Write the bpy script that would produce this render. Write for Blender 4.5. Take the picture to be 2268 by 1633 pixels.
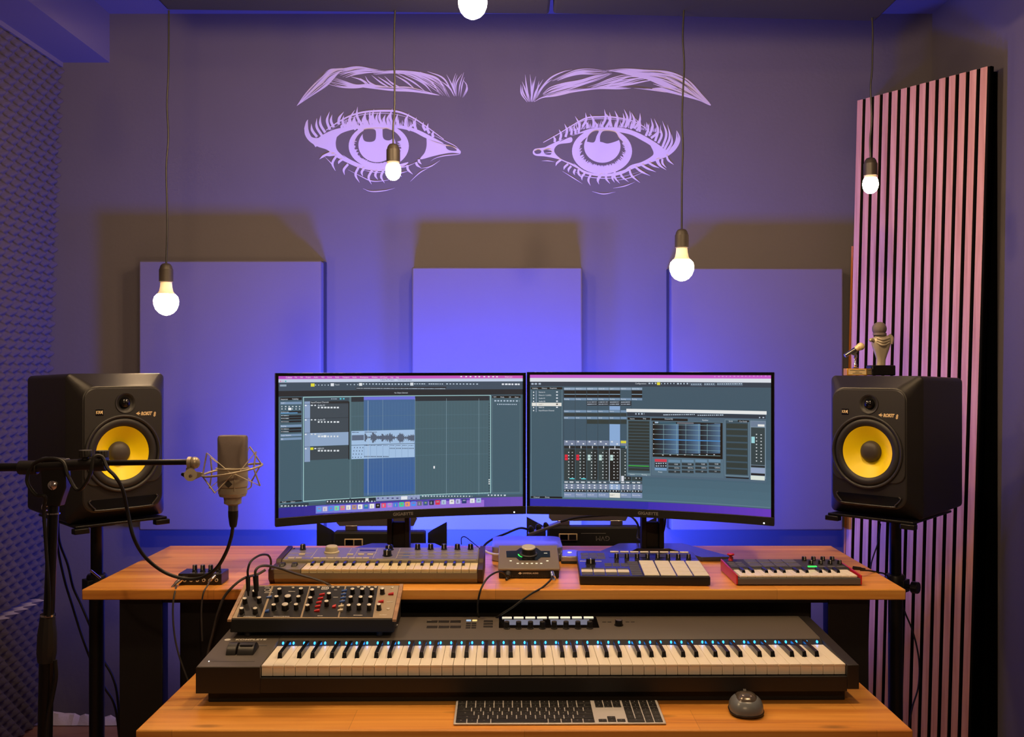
import bpy, bmesh, math, random
from mathutils import Vector, Matrix
random.seed(7)
PI = math.pi
F, CX, CY, H = 2150.0, 1134.0, 816.0, 1.39      # focal length in pixels, centre, eye height

# ---------------------------------------------------------------- camera, light, exposure
sc = bpy.context.scene
for o in list(bpy.data.objects): bpy.data.objects.remove(o)
cam = bpy.data.cameras.new('camera'); camo = bpy.data.objects.new('camera', cam)
sc.collection.objects.link(camo); sc.camera = camo
camo.location = (0, 0, H); camo.rotation_euler = (PI/2, 0, 0)
cam.sensor_width = 36; cam.lens = 36*F/2268; cam.clip_start = .02
sc.view_settings.view_transform = 'Standard'; sc.view_settings.look = 'None'
sc.view_settings.exposure = 0; sc.view_settings.gamma = 1; sc.view_settings.use_curve_mapping = False
wd = bpy.data.worlds.new('World'); sc.world = wd; wd.use_nodes = True
wd.node_tree.nodes['Background'].inputs[0].default_value = (0.02, .02, .03, 1)
wd.node_tree.nodes['Background'].inputs[1].default_value = .2
LED_STRENGTH = 500.0; LED_COLOUR = (.04, .075, 1.0)
BULB_STRENGTH = 100.0; BULB_COLOUR = (1.0, .67, .36)
FRONT_BULB_STRENGTH = 620.0     # added unseen bulbs over the desks, also the bulb at the top edge

# ---------------------------------------------------------------- helpers
C = sc.collection
def s2l(c):
    return tuple(((v/255)/12.92 if v/255 <= .04045 else ((v/255+.055)/1.055)**2.4) for v in c)
def W(px, py, d): return Vector(((px-CX)*d/F, d, H-(py-CY)*d/F))
def onz(px, py, z): return W(px, py, (H-z)*F/(py-CY))
def lerp(a, b, t): return a+(b-a)*t

MATS = {}
def mat(name, rgb, rough=.5, metal=0, emit=0, bump=0, bscale=200, var=0, spec=.5, coat=0):
    if name in MATS: return MATS[name]
    m = bpy.data.materials.new(name); m.use_nodes = True; nt = m.node_tree
    b = nt.nodes['Principled BSDF']; c = s2l(rgb)+(1,)
    b.inputs['Base Color'].default_value = c; b.inputs['Roughness'].default_value = rough
    b.inputs['Metallic'].default_value = metal; b.inputs['Specular IOR Level'].default_value = spec
    b.inputs['Coat Weight'].default_value = coat
    if emit:
        b.inputs['Emission Color'].default_value = c; b.inputs['Emission Strength'].default_value = emit
    tc = nt.nodes.new('ShaderNodeTexCoord')
    if bump or var:
        n = nt.nodes.new('ShaderNodeTexNoise'); n.inputs['Scale'].default_value = bscale; n.inputs['Detail'].default_value = 4
        nt.links.new(tc.outputs['Object'], n.inputs['Vector'])
    if bump:
        bp = nt.nodes.new('ShaderNodeBump'); bp.inputs['Strength'].default_value = bump; bp.inputs['Distance'].default_value = .002
        nt.links.new(n.outputs['Fac'], bp.inputs['Height']); nt.links.new(bp.outputs['Normal'], b.inputs['Normal'])
    if var:
        n2 = nt.nodes.new('ShaderNodeTexNoise'); n2.inputs['Scale'].default_value = 6; n2.inputs['Detail'].default_value = 6
        nt.links.new(tc.outputs['Object'], n2.inputs['Vector'])
        r = nt.nodes.new('ShaderNodeMapRange'); r.inputs[3].default_value = 1-var; r.inputs[4].default_value = 1+var
        nt.links.new(n2.outputs['Fac'], r.inputs[0])
        mx = nt.nodes.new('ShaderNodeVectorMath'); mx.operation = 'SCALE'; mx.inputs[0].default_value = c[:3]
        nt.links.new(r.outputs[0], mx.inputs['Scale']); nt.links.new(mx.outputs[0], b.inputs['Base Color'])
    MATS[name] = m; return m

def wood(name, dark, mid, light, sx=1.2, sy=26, rough=.36, plank=0, along='X'):
    m = bpy.data.materials.new(name); m.use_nodes = True; nt = m.node_tree; b = nt.nodes['Principled BSDF']
    b.inputs['Roughness'].default_value = rough
    tc = nt.nodes.new('ShaderNodeTexCoord'); mp = nt.nodes.new('ShaderNodeMapping')
    mp.inputs['Scale'].default_value = {'X': (sx, sy, sy), 'Z': (sy, sy, sx)}[along]
    nt.links.new(tc.outputs['Object'], mp.inputs['Vector'])
    n = nt.nodes.new('ShaderNodeTexNoise'); n.inputs['Scale'].default_value = 1; n.inputs['Detail'].default_value = 7
    n.inputs['Roughness'].default_value = .6; n.inputs['Distortion'].default_value = .5
    nt.links.new(mp.outputs[0], n.inputs['Vector'])
    cr = nt.nodes.new('ShaderNodeValToRGB'); e = cr.color_ramp.elements
    e[0].position = .28; e[0].color = s2l(dark)+(1,); e[1].position = .72; e[1].color = s2l(light)+(1,)
    k = e.new(.5); k.color = s2l(mid)+(1,)
    nt.links.new(n.outputs['Fac'], cr.inputs[0]); last = cr.outputs[0]
    if plank:
        mp2 = nt.nodes.new('ShaderNodeMapping'); mp2.inputs['Scale'].default_value = (1.1, 1, 1) 
        nt.links.new(tc.outputs['Object'], mp2.inputs['Vector'])
        br = nt.nodes.new('ShaderNodeTexBrick'); br.inputs['Scale'].default_value = 1
        br.inputs['Brick Width'].default_value = .75; br.inputs['Row Height'].default_value = plank
        br.inputs['Mortar Size'].default_value = .0006; br.inputs['Color1'].default_value = (.82, .82, .82, 1)
        br.inputs['Color2'].default_value = (1.12, 1.12, 1.12, 1); br.inputs['Mortar'].default_value = (.6, .6, .6, 1)
        nt.links.new(mp2.outputs[0], br.inputs['Vector'])
        mx = nt.nodes.new('ShaderNodeMix'); mx.data_type = 'RGBA'; mx.blend_type = 'MULTIPLY'; mx.inputs[0].default_value = .8
        nt.links.new(last, mx.inputs[6]); nt.links.new(br.outputs['Color'], mx.inputs[7]); last = mx.outputs[2]
        # knots
        v = nt.nodes.new('ShaderNodeTexVoronoi'); v.inputs['Scale'].default_value = 1
        mp3 = nt.nodes.new('ShaderNodeMapping'); mp3.inputs['Scale'].default_value = (3, 9, 9)
        nt.links.new(tc.outputs['Object'], mp3.inputs['Vector']); nt.links.new(mp3.outputs[0], v.inputs['Vector'])
        r = nt.nodes.new('ShaderNodeMapRange'); r.inputs[1].default_value = .02; r.inputs[2].default_value = .11
        r.inputs[3].default_value = .45; r.inputs[4].default_value = 1
        nt.links.new(v.outputs['Distance'], r.inputs[0])
        mx2 = nt.nodes.new('ShaderNodeVectorMath'); mx2.operation = 'SCALE'
        nt.links.new(last, mx2.inputs[0]); nt.links.new(r.outputs[0], mx2.inputs['Scale']); last = mx2.outputs[0]
    nt.links.new(last, b.inputs['Base Color'])
    bp = nt.nodes.new('ShaderNodeBump'); bp.inputs['Strength'].default_value = .15; bp.inputs['Distance'].default_value = .001
    nt.links.new(n.outputs['Fac'], bp.inputs['Height']); nt.links.new(bp.outputs['Normal'], b.inputs['Normal'])
    MATS[name] = m; return m

def emitmat(name, lin, strength):
    m = bpy.data.materials.new(name); m.use_nodes = True; nt = m.node_tree; nt.nodes.clear()
    e = nt.nodes.new('ShaderNodeEmission'); o = nt.nodes.new('ShaderNodeOutputMaterial')
    e.inputs[0].default_value = tuple(lin)+(1,); e.inputs[1].default_value = strength
    nt.links.new(e.outputs[0], o.inputs[0]); MATS[name] = m; return m

def screenmat(name, strength):
    m = bpy.data.materials.new(name); m.use_nodes = True; nt = m.node_tree
    b = nt.nodes['Principled BSDF']; a = nt.nodes.new('ShaderNodeVertexColor'); a.layer_name = 'col'
    b.inputs['Base Color'].default_value = (.01, .01, .012, 1); b.inputs['Roughness'].default_value = .45
    nt.links.new(a.outputs['Color'], b.inputs['Emission Color']); b.inputs['Emission Strength'].default_value = strength
    MATS[name] = m; return m

def catmull(P, n=6):
    P = [Vector(p) for p in P]
    if len(P) < 3: return P
    out = []
    Q = [P[0]*2-P[1]]+P+[P[-1]*2-P[-2]]
    for i in range(1, len(Q)-2):
        a, b, c, d = Q[i-1], Q[i], Q[i+1], Q[i+2]
        for k in range(n):
            t = k/n
            out.append(.5*((2*b)+(c-a)*t+(2*a-5*b+4*c-d)*t*t+(3*b-a-3*c+d)*t**3))
    out.append(P[-1]); return out

def frame(z, hint=Vector((0, 0, 1))):
    z = z.normalized()
    if abs(z.dot(hint)) > .98: hint = Vector((1, 0, 0))
    x = hint.cross(z).normalized(); y = z.cross(x)
    return x, y, z

class MB:
    def __init__(s): s.v = []; s.f = []; s.c = None
    def add(s, vs, fs, M=None):
        n = len(s.v)
        for v in vs:
            v = Vector(v); s.v.append(M @ v if M else v)
        s.f += [tuple(i+n for i in f) for f in fs]
    def box(s, x0, x1, y0, y1, z0, z1, M=None):
        s.add([(x, y, z) for z in (z0, z1) for y in (y0, y1) for x in (x0, x1)],
              [(0, 2, 3, 1), (4, 5, 7, 6), (0, 1, 5, 4), (2, 6, 7, 3), (0, 4, 6, 2), (1, 3, 7, 5)], M); return s
    def hexa(s, b, t):      # four bottom points ccw, four top points ccw
        s.add(list(b)+list(t), [(3, 2, 1, 0), (4, 5, 6, 7), (0, 1, 5, 4), (1, 2, 6, 5), (2, 3, 7, 6), (3, 0, 4, 7)]); return s
    def prism(s, poly, z0, z1, M=None):
        n = len(poly)
        s.add([(p[0], p[1], z0) for p in poly]+[(p[0], p[1], z1) for p in poly],
              [tuple(range(n-1, -1, -1)), tuple(range(n, 2*n))]+[(i, (i+1) % n, n+(i+1) % n, n+i) for i in range(n)], M); return s
    def lathe(s, prof, M=None, seg=32, cap=True):
        vs = []; fs = []; n = len(prof)
        for r, h in prof:
            for k in range(seg):
                a = 2*PI*k/seg; vs.append((r*math.cos(a), r*math.sin(a), h))
        for i in range(n-1):
            for k in range(seg):
                a = i*seg+k; b = i*seg+(k+1) % seg; fs.append((a, b, b+seg, a+seg))
        if cap:
            if prof[0][0] > 1e-5: fs.append(tuple(range(seg-1, -1, -1)))
            if prof[-1][0] > 1e-5: fs.append(tuple(range((n-1)*seg, n*seg)))
        s.add(vs, fs, M); return s
    def cyl(s, p0, p1, r0, r1=None, seg=20):
        p0, p1 = Vector(p0), Vector(p1); r1 = r0 if r1 is None else r1
        x, y, z = frame(p1-p0); L = (p1-p0).length
        M = Matrix((x, y, z)).transposed().to_4x4(); M.translation = p0
        s.lathe([(r0, 0), (r1, L)], M, seg); return s
    def tube(s, P, r, seg=10, n=6, smooth=True):
        P = catmull(P, n) if smooth else [Vector(p) for p in P]
        vs = []; fs = []; up = None
        for i, p in enumerate(P):
            t = (P[min(i+1, len(P)-1)]-P[max(i-1, 0)]).normalized()
            if up is None: up = frame(t)[0]
            u = (up-t*up.dot(t)).normalized(); w = t.cross(u); up = u
            rr = r(i/(len(P)-1)) if callable(r) else r
            for k in range(seg):
                a = 2*PI*k/seg; vs.append(p+(u*math.cos(a)+w*math.sin(a))*rr)
        for i in range(len(P)-1):
            for k in range(seg):
                a = i*seg+k; b = i*seg+(k+1) % seg; fs.append((a, b, b+seg, a+seg))
        fs.append(tuple(range(seg-1, -1, -1))); fs.append(tuple(range((len(P)-1)*seg, len(P)*seg)))
        s.add(vs, fs); return s
    def sphere(s, c, r, sx=1, sy=1, sz=1, seg=24, rings=14):
        prof = [(max(r*math.sin(PI*i/rings), 1e-6), -r*math.cos(PI*i/rings)) for i in range(rings+1)]
        M = Matrix.Translation(Vector(c)) @ Matrix.Diagonal((sx, sy, sz, 1)); s.lathe(prof, M, seg, cap=False); return s
    def loft(s, secs, M=None, seg=8):   # secs: (y, cx, cz, hw, hh, r) rounded rectangles in the xz plane
        vs = []; fs = []; n = 4*(seg+1)
        for (y, cx, cz, hw, hh, r) in secs:
            r = min(r, hw, hh)
            for q, (sx, sz) in enumerate(((1, 1), (-1, 1), (-1, -1), (1, -1))):
                for k in range(seg+1):
                    a = q*PI/2+k/seg*PI/2
                    vs.append((cx+sx*(hw-r)+r*math.cos(a), y, cz+sz*(hh-r)+r*math.sin(a)))
        for i in range(len(secs)-1):
            for k in range(n):
                a = i*n+k; b = i*n+(k+1) % n; fs.append((a, b, b+n, a+n))
        fs.append(tuple(range(n-1, -1, -1))); fs.append(tuple(range((len(secs)-1)*n, len(secs)*n)))
        s.add(vs, fs, M); return s
    def build(s, name, m, parent=None, bevel=0, smooth=True, angle=35, colors=None):
        me = bpy.data.meshes.new(name); me.from_pydata([tuple(v) for v in s.v], [], s.f)
        me.materials.append(MATS[m] if isinstance(m, str) else m)
        if colors is not None:
            ca = me.color_attributes.new('col', 'FLOAT_COLOR', 'CORNER'); k = 0
            for pi, p in enumerate(me.polygons):
                for li in p.loop_indices: ca.data[li].color = tuple(colors[pi])+(1,)
        else:
            bm = bmesh.new(); bm.from_mesh(me); bmesh.ops.recalc_face_normals(bm, faces=bm.faces); bm.to_mesh(me); bm.free()
        if smooth:
            me.shade_smooth(); me.set_sharp_from_angle(angle=math.radians(angle))
        o = bpy.data.objects.new(name, me); C.objects.link(o)
        if parent: o.parent = parent.o if isinstance(parent, Thing) else parent
        if bevel:
            b = o.modifiers.new('bevel', 'BEVEL'); b.width = bevel; b.segments = 2; b.limit_method = 'ANGLE'; b.angle_limit = math.radians(40)
        return o

def cut(o, *cutters):      # cut holes and keep the result as the mesh
    cs = []
    for c in cutters:
        k = c.build('cutter', 'felt', None, smooth=False); k.parent = o.parent; cs.append(k)
        m = o.modifiers.new('cut', 'BOOLEAN'); m.operation = 'DIFFERENCE'; m.object = k; m.solver = 'EXACT'
    bpy.context.view_layer.update()
    me = bpy.data.meshes.new_from_object(o.evaluated_get(bpy.context.evaluated_depsgraph_get())); me.name = o.data.name
    o.modifiers.clear(); o.data = me
    for k in cs: bpy.data.objects.remove(k)
    return o
class Thing:
    def __init__(s, name, label, cat, loc=(0, 0, 0), rz=0, group=None):
        s.o = bpy.data.objects.new(name, None); C.objects.link(s.o); s.o.empty_display_size = .05
        s.o.location = loc; s.o.rotation_euler = (0, 0, rz); s.o['label'] = label; s.o['category'] = cat
        if group: s.o['group'] = group
        s.M = Matrix.Translation(Vector(loc)) @ Matrix.Rotation(rz, 4, 'Z'); s.I = s.M.inverted()
    def L(s, w): return s.I @ Vector(w)
def tag(o, label, cat, group=None):
    o['label'] = label; o['category'] = cat
    if group: o['group'] = group
    return o
def struct(o): o['kind'] = 'structure'; return o
def part(o, label): o['label'] = label; return o

def copy_part(o, parent, loc=None):
    c = o.copy(); C.objects.link(c); c.parent = parent.o if isinstance(parent, Thing) else parent
    if loc is not None: c.location = loc
    for ch in list(o.children):
        g = ch.copy(); C.objects.link(g); g.parent = c
    return c

class Plane:             # a flat panel frame inside a thing: origin, ex (right), ey (back), n
    def __init__(s, t, o, ex, ey):
        s.t = t; s.ex = Vector(ex).normalized(); s.n = s.ex.cross(Vector(ey)).normalized(); s.ey = s.n.cross(s.ex); s.o = Vector(o)
        s.M = Matrix((s.ex, s.ey, s.n)).transposed().to_4x4(); s.M.translation = s.o
    def uv(s, px, py):   # where the panel is at this place of the photo
        e = s.t.L((0, 0, H)); d = s.t.L(W(px, py, 1))-e
        k = (s.o-e).dot(s.n)/d.dot(s.n); p = e+d*k-s.o
        return p.dot(s.ex), p.dot(s.ey)
    def at(s, u, v, h=0): return s.o+s.ex*u+s.ey*v+s.n*h

def textmesh(s, size, bold=0, sx=1, shear=0, spacing=1):
    cu = bpy.data.curves.new('t', 'FONT'); cu.body = s; cu.size = size; cu.align_x = 'CENTER'; cu.align_y = 'CENTER'
    cu.offset = bold; cu.shear = shear; cu.space_character = spacing; cu.resolution_u = 3
    o = bpy.data.objects.new('t', cu); C.objects.link(o)
    bpy.context.view_layer.update()
    me = bpy.data.meshes.new_from_object(o.evaluated_get(bpy.context.evaluated_depsgraph_get()))
    vs = [(v.co.x*sx, v.co.y, 0) for v in me.vertices]; fs = [tuple(p.vertices) for p in me.polygons]
    bpy.data.objects.remove(o); bpy.data.meshes.remove(me); return vs, fs
def text(name, s, size, M, m, parent, **k):
    vs, fs = textmesh(s, size, **k); b = MB(); b.add(vs, fs, M)
    return b.build(name, m, parent, smooth=False)

# ---------------------------------------------------------------- materials
mat('wall_paint', (91, 86, 92), .75, bump=.25, bscale=60, var=.05)
mat('ceiling_paint', (98, 90, 100), .8)
mat('panel_fabric', (100, 95, 108), .85, bump=.2, bscale=500, var=.03)
mat('panel_side_shade', (45, 40, 44), .9)
mat('cloud_fabric', (11, 9, 12), .9, bump=.2, bscale=400)
mat('foam', (74, 66, 72), .95, bump=.4, bscale=300)
mat('foam_edge_lit', (190, 180, 190), .95)  # same foam in a pale tone, paints the light on the cut edge
mat('slat_core', (14, 12, 12), .8)
mat('computer_silver', (160, 160, 172), .3, metal=.75)
mat('felt', (5, 5, 5), .95, spec=0)
mat('mural_paint', (196, 188, 214), .7, var=.06)
mat('black_plastic', (22, 21, 22), .42)
mat('black_matte', (14, 13, 14), .7)
mat('black_gloss', (10, 10, 12), .15)
mat('black_metal', (17, 17, 19), .35, metal=.3)
mat('desk_steel', (12, 12, 13), .55)
mat('cabinet_vinyl', (30, 28, 28), .38, bump=.15, bscale=900)
mat('baffle_grey', (38, 37, 38), .45)
mat('rubber', (34, 33, 34), .5)
mat('cone_yellow', (255, 228, 0), .42)
mat('dust_cap', (62, 57, 55), .5)
mat('gold_print', (228, 204, 158), .4, metal=.2)
mat('white_print', (215, 212, 205), .5)
mat('grey_print', (120, 118, 116), .5)
mat('chrome', (225, 222, 220), .14, metal=1)
mat('steel', (160, 158, 158), .35, metal=1)
mat('satin_nickel', (176, 166, 148), .42, metal=.45)
mat('silver_cap', (228, 222, 208), .3, metal=.35)
mat('foot_metal', (84, 84, 98), .25, metal=.3)
mat('mic_grille', (118, 108, 104), .5, metal=.6, bump=.6, bscale=1800)
mat('gold', (225, 165, 60), .4, metal=.6)
mat('cable', (11, 11, 12), .5)
mat('cable_grey', (60, 58, 60), .5)
mat('white_plastic', (225, 222, 214), .35)
mat('key_white', (250, 242, 226), .28)
mat('key_black', (16, 16, 18), .25)
mat('bulb_neck', (235, 225, 205), .5)
mat('socket', (48, 42, 38), .5)
mat('deck_grey', (86, 80, 74), .5, bump=.1, bscale=900)
mat('body_dark', (26, 24, 25), .5, bump=.1, bscale=900)
mat('korg_body', (120, 112, 92), .5)
mat('korg_panel', (126, 122, 140), .26)
mat('korg_cream', (196, 186, 158), .5)
mat('korg_key', (236, 220, 176), .35)
mat('panel_black', (24, 21, 20), .5)
mat('panel_beige', (164, 146, 120), .45)
mat('red_plastic', (196, 30, 32), .4)
mat('blue_plastic', (60, 95, 170), .4)
mat('cream_plastic', (216, 206, 184), .4)
mat('red_gloss', (190, 22, 34), .3)
mat('grey_plastic', (92, 92, 96), .45)
mat('dark_grey', (52, 52, 56), .5)
mat('interface_metal', (132, 120, 106), .42, metal=.2)
mat('aluminium', (208, 205, 206), .38, metal=.3)
mat('pad_rubber', (222, 216, 202), .6)
mat('pad_dark', (78, 78, 82), .6)
mat('groove_blue', (44, 44, 54), .24)
mat('screen_blue', (110, 125, 165), .3, emit=.25)
mat('lit_white', (235, 240, 225), .5, emit=.55)
mat('lit_blue', (150, 190, 240), .5, emit=.5)
mat('lit_yellow', (225, 215, 150), .5, emit=.5)
mat('mouse_top', (92, 84, 78), .22, metal=.4)
mat('mouse_side', (104, 110, 118), .3)
mat('plaster', (205, 195, 190), .9, bump=.8, bscale=80)
mat('door_metal', (78, 72, 80), .5)
wood('desk_wood', (188, 110, 46), (226, 154, 68), (242, 180, 90), plank=.11)
wood('oak', (168, 114, 84), (194, 142, 110), (212, 162, 128), sx=2.5, sy=60, rough=.6, along='Z')
wood('cheek_wood', (140, 104, 74), (168, 130, 94), (186, 146, 108), sx=8, sy=60)
mat('korg_end', (58, 36, 30), .5)
wood('batten_wood', (150, 84, 34), (190, 116, 52), (206, 132, 66), along='Z')
wood('floor_wood', (130, 92, 76), (158, 116, 98), (172, 130, 110), sx=3, sy=14)
emitmat('bulb_glow', BULB_COLOUR, BULB_STRENGTH)
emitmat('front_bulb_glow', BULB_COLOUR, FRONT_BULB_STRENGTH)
emitmat('led_panel', LED_COLOUR, LED_STRENGTH)
emitmat('key_light_cyan', (.02, .30, 1.0), 6.0)
emitmat('green_light', (.06, .9, .12), 1.4)
emitmat('white_light', (1, .98, .95), 2.0)
screenmat('display', .88)
# ================================================================ the room
XL, XR, YB, YF, ZC = -1.93, 1.645, 3.80, -1.6, 2.779
struct(MB().box(XL-.1, XR+.1, YF-.1, YB+.1, -.05, 0).build('floor', 'floor_wood', smooth=False))
struct(MB().box(XL-.1, XR+.1, YF-.1, YB+.1, ZC, ZC+.05).build('ceiling', 'ceiling_paint', smooth=False))
struct(MB().box(XL-.1, XR+.1, YB, YB+.1, 0, ZC).build('wall_back', 'wall_paint', smooth=False))
struct(MB().box(XL-.1, XL, YF, YB, 0, ZC).build('wall_left', 'wall_paint', smooth=False))
struct(MB().box(XR, XR+.1, YF, YB, 0, ZC).build('wall_right', 'wall_paint', smooth=False))
struct(MB().box(XL-.1, XR+.1, YF-.1, YF, 0, ZC).build('wall_front', 'wall_paint', smooth=False))
# boxed beam along the left wall, with a thin ledge under its outer side
b = MB().box(XL, -1.575, YF, YB, 2.588, ZC); b.box(-1.80, -1.757, YF, YB, 2.570, 2.588)
struct(b.build('trim_1', 'ceiling_paint', smooth=False))
# broken plaster strip at the foot of the back wall
rnd = random.Random(3); b = MB(); xs = [XL+i*.02 for i in range(int((XR-XL)/.02)+1)]
vs = []; fs = []
for x in xs:
    t = .036+.012*math.sin(x*9)+rnd.uniform(-.008, .008); d = .012+rnd.uniform(0, .014)
    vs += [(x, YB-.001, t+.004), (x, YB-d*.4, t), (x, YB-d, t*.55), (x, YB-.030, .003), (x, YB-.001, .001)]
for i in range(len(xs)-1):
    for k in range(4): fs.append((i*5+k, i*5+k+1, i*5+k+6, i*5+k+5))
b.add(vs, fs); struct(b.build('baseboard_back', 'plaster', angle=20))

# ---------------------------------------------------------------- egg-crate foam on the left wall
def foam(name, label, z0, z1, rim, push):
    t = Thing(name, label, 'foam panel', (XL, 3.2, z0), group='egg-crate foam sheets on the left wall')
    per = .066; y0, y1 = -.95, .59; ny = int((y1-y0)/per*8); nz = int((z1-z0)/.058*8); vs = []; fs = []
    for i in range(nz+1):
        z = (z1-z0)*i/nz
        for j in range(ny+1):
            y = lerp(y0, y1, j/ny); g = .5+.5*math.cos(2*PI*y/per)*math.cos(2*PI*(z+z0)/.058)
            g = g**1.2
            base = lerp(.082, .173, (z+z0-.1)/2.467)-.018+push
            vs.append((base-.006+.038*g, y, z))
    n = ny+1
    for i in range(nz):
        for j in range(ny): fs.append((i*n+j, i*n+j+1, (i+1)*n+j+1, (i+1)*n+j))
    m = len(vs)     # cut edges all round
    b = MB(); b.add(vs, fs); b.build('bumped_face', 'foam', t, angle=60)
    b = MB()
    for i in range(nz): 
        p, q = vs[i*n+ny], vs[(i+1)*n+ny]; b.add([p, q, (.001, q[1], q[2]), (.001, p[1], p[2])], [(0, 1, 2, 3)])
        p, q = vs[i*n], vs[(i+1)*n]; b.add([p, q, (.001, q[1], q[2]), (.001, p[1], p[2])], [(3, 2, 1, 0)])
    for j in range(ny):
        for r in (0, nz):
            p, q = vs[r*n+j], vs[r*n+j+1]; b.add([p, q, (.001, q[1], q[2]), (.001, p[1], p[2])], [(0, 1, 2, 3)])
    b.build('cut_edge', rim, t, smooth=False)
foam('foam_panel', 'tall dark egg-crate foam sheet on left wall, above the pale seam', .512, 2.566, 'foam', 0)
foam('foam_panel', 'lower egg-crate foam sheet on left wall with light painted on its cut top edge', .01, .49, 'foam_edge_lit', .012)

# ---------------------------------------------------------------- acoustic panels on the back wall
for (x0, x1, z0, z1, lab) in ((-1.423, -.728, .772, 1.802, 'lilac fabric acoustic panel at left, behind the left loudspeaker'),
                              (-.382, .268, .772, 1.777, 'lilac fabric acoustic panel in the middle, above the two screens'),
                              (.6075, 1.263, .772, 1.774, 'lilac fabric acoustic panel at right, beside the slatted wood panel')):
    t = Thing('acoustic_panel', lab, 'acoustic panel', ((x0+x1)/2, YB, z0), group='fabric acoustic panels on the back wall')
    w = (x1-x0)/2; h = z1-z0
    MB().box(-w, w, -.10, -.001, 0, h).build('fabric_front', 'panel_fabric', t, bevel=.006)
    MB().box(-w-.003, w+.003, -.05, -.001, -.003, h+.003).build('frame', 'panel_side_shade', t, smooth=False)  # dark rim, shading along the panel edges put into the colour

# ---------------------------------------------------------------- dark panels hung under the ceiling
for c, lab in ((((-1.03, 2.90), (.112, 2.935)), 'dark hanging ceiling panel at left, above the first two bulbs'),
               (((.124, 2.93), (1.12, 2.995)), 'dark hanging ceiling panel at right, above the right-hand bulbs')):
    (xa, ya), (xb, yb) = c; D = 1.2; z = 2.46
    t = Thing('ceiling_panel', lab, 'ceiling panel', ((xa+xb)/2, ya-D/2, z), group='dark hanging ceiling panels')
    pts = [t.L(p) for p in ((xa, ya-D, z), (xb, yb-D, z), (xb, yb, z), (xa, ya, z))]
    MB().hexa(pts, [p+Vector((0, 0, .09)) for p in pts]).build('fabric_board', 'cloud_fabric', t, bevel=.008)
    for (sx, sy) in ((-.4, -.45), (.4, -.45), (-.4, .45), (.4, .45)):
        MB().cyl((sx, sy, .09), (sx, sy, ZC-z), .002, seg=8).build('hanging_wire', 'steel', t)

# ---------------------------------------------------------------- pendant bulbs
def pendant(px, py_sock, py_glow, kind, d, top_px, lab, ztop=2.46, glow='bulb_glow'):
    s = W(px, py_sock, d); top = Vector((W(top_px, 0, d).x, d, ztop))
    t = Thing('pendant_bulb', lab, 'pendant lamp', s, group='bare bulbs hanging on black cords')
    L = t.L(top); rn = random.Random(int(px)); P = []
    for i in range(9):
        k = i/8; P.append((L.x*k+(rn.uniform(-.003, .003) if 0 < i < 8 else 0), 0, L.z*k))
    MB().tube(P, .0028, seg=8).build('cord', 'cable', t)
    MB().lathe([(.006, .0), (.012, -.002), (.0165, -.008), (.0195, -.018), (.0205, -.0185), (.0205, -.055), (.019, -.056), (0.001, -.056)][::-1], seg=28).build('socket', 'socket', t)
    if kind == 'big':
        MB().lathe([(.0165, -.056), (.0175, -.07), (.0205, -.084), (.026, -.092)][::-1], seg=28, cap=False).build('bulb_neck', 'bulb_neck', t)
        prof = [(.026, -.092), (.0335, -.100), (.0365, -.112), (.0355, -.124), (.030, -.138), (.021, -.148), (.010, -.154), (.0005, -.156)]
    else:
        MB().lathe([(.0175, -.056), (.0185, -.062)][::-1], seg=28, cap=False).build('bulb_neck', 'bulb_neck', t)
        prof = [(.0185, -.062), (.022, -.070), (.0235, -.081), (.022, -.092), (.017, -.102), (.009, -.108), (.0005, -.1095)]
    MB().lathe(prof[::-1], seg=20, cap=False).build('glowing_globe', glow, t)
pendant(368, 583, 667, 'big', 2.9, 374, 'lit bare bulb hanging lowest at far left, before the left fabric panel')
pendant(871, 318, 370, 'small', 2.9, 875, 'small lit bulb hanging over the left drawn eye')
pendant(1510, 507, 588, 'big', 2.9, 1514.5, 'lit bare bulb hanging above the right computer screen')
pendant(1928, 349, 400, 'small', 2.96, 1931.5, 'small lit bulb hanging in front of the slatted wood panel')
pendant(1047, -95, 0, 'big', 2.45, 1047, 'lit bulb cut off by the top edge of the photo, between the drawn eyes', glow='front_bulb_glow')
# added unseen bulbs over desks and camera, put in to light the desks
def added_bulb(x, y, z, lab):
    t = Thing('pendant_bulb', lab, 'pendant lamp', (x, y, z), group='added unseen bulbs that light the desks')
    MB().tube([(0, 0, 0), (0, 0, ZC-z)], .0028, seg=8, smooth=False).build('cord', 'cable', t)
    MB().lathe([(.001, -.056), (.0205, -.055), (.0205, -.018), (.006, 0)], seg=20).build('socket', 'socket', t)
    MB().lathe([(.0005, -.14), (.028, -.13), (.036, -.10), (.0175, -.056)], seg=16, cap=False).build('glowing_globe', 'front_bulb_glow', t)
added_bulb(-.80, 2.02, 2.32, 'added unseen bulb lighting the left front of the desks')
added_bulb(.68, 2.02, 2.32, 'added unseen bulb lighting the right front of the desks')
added_bulb(0, .2, 2.25, 'added unseen bulb above the camera, lighting the room')

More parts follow.
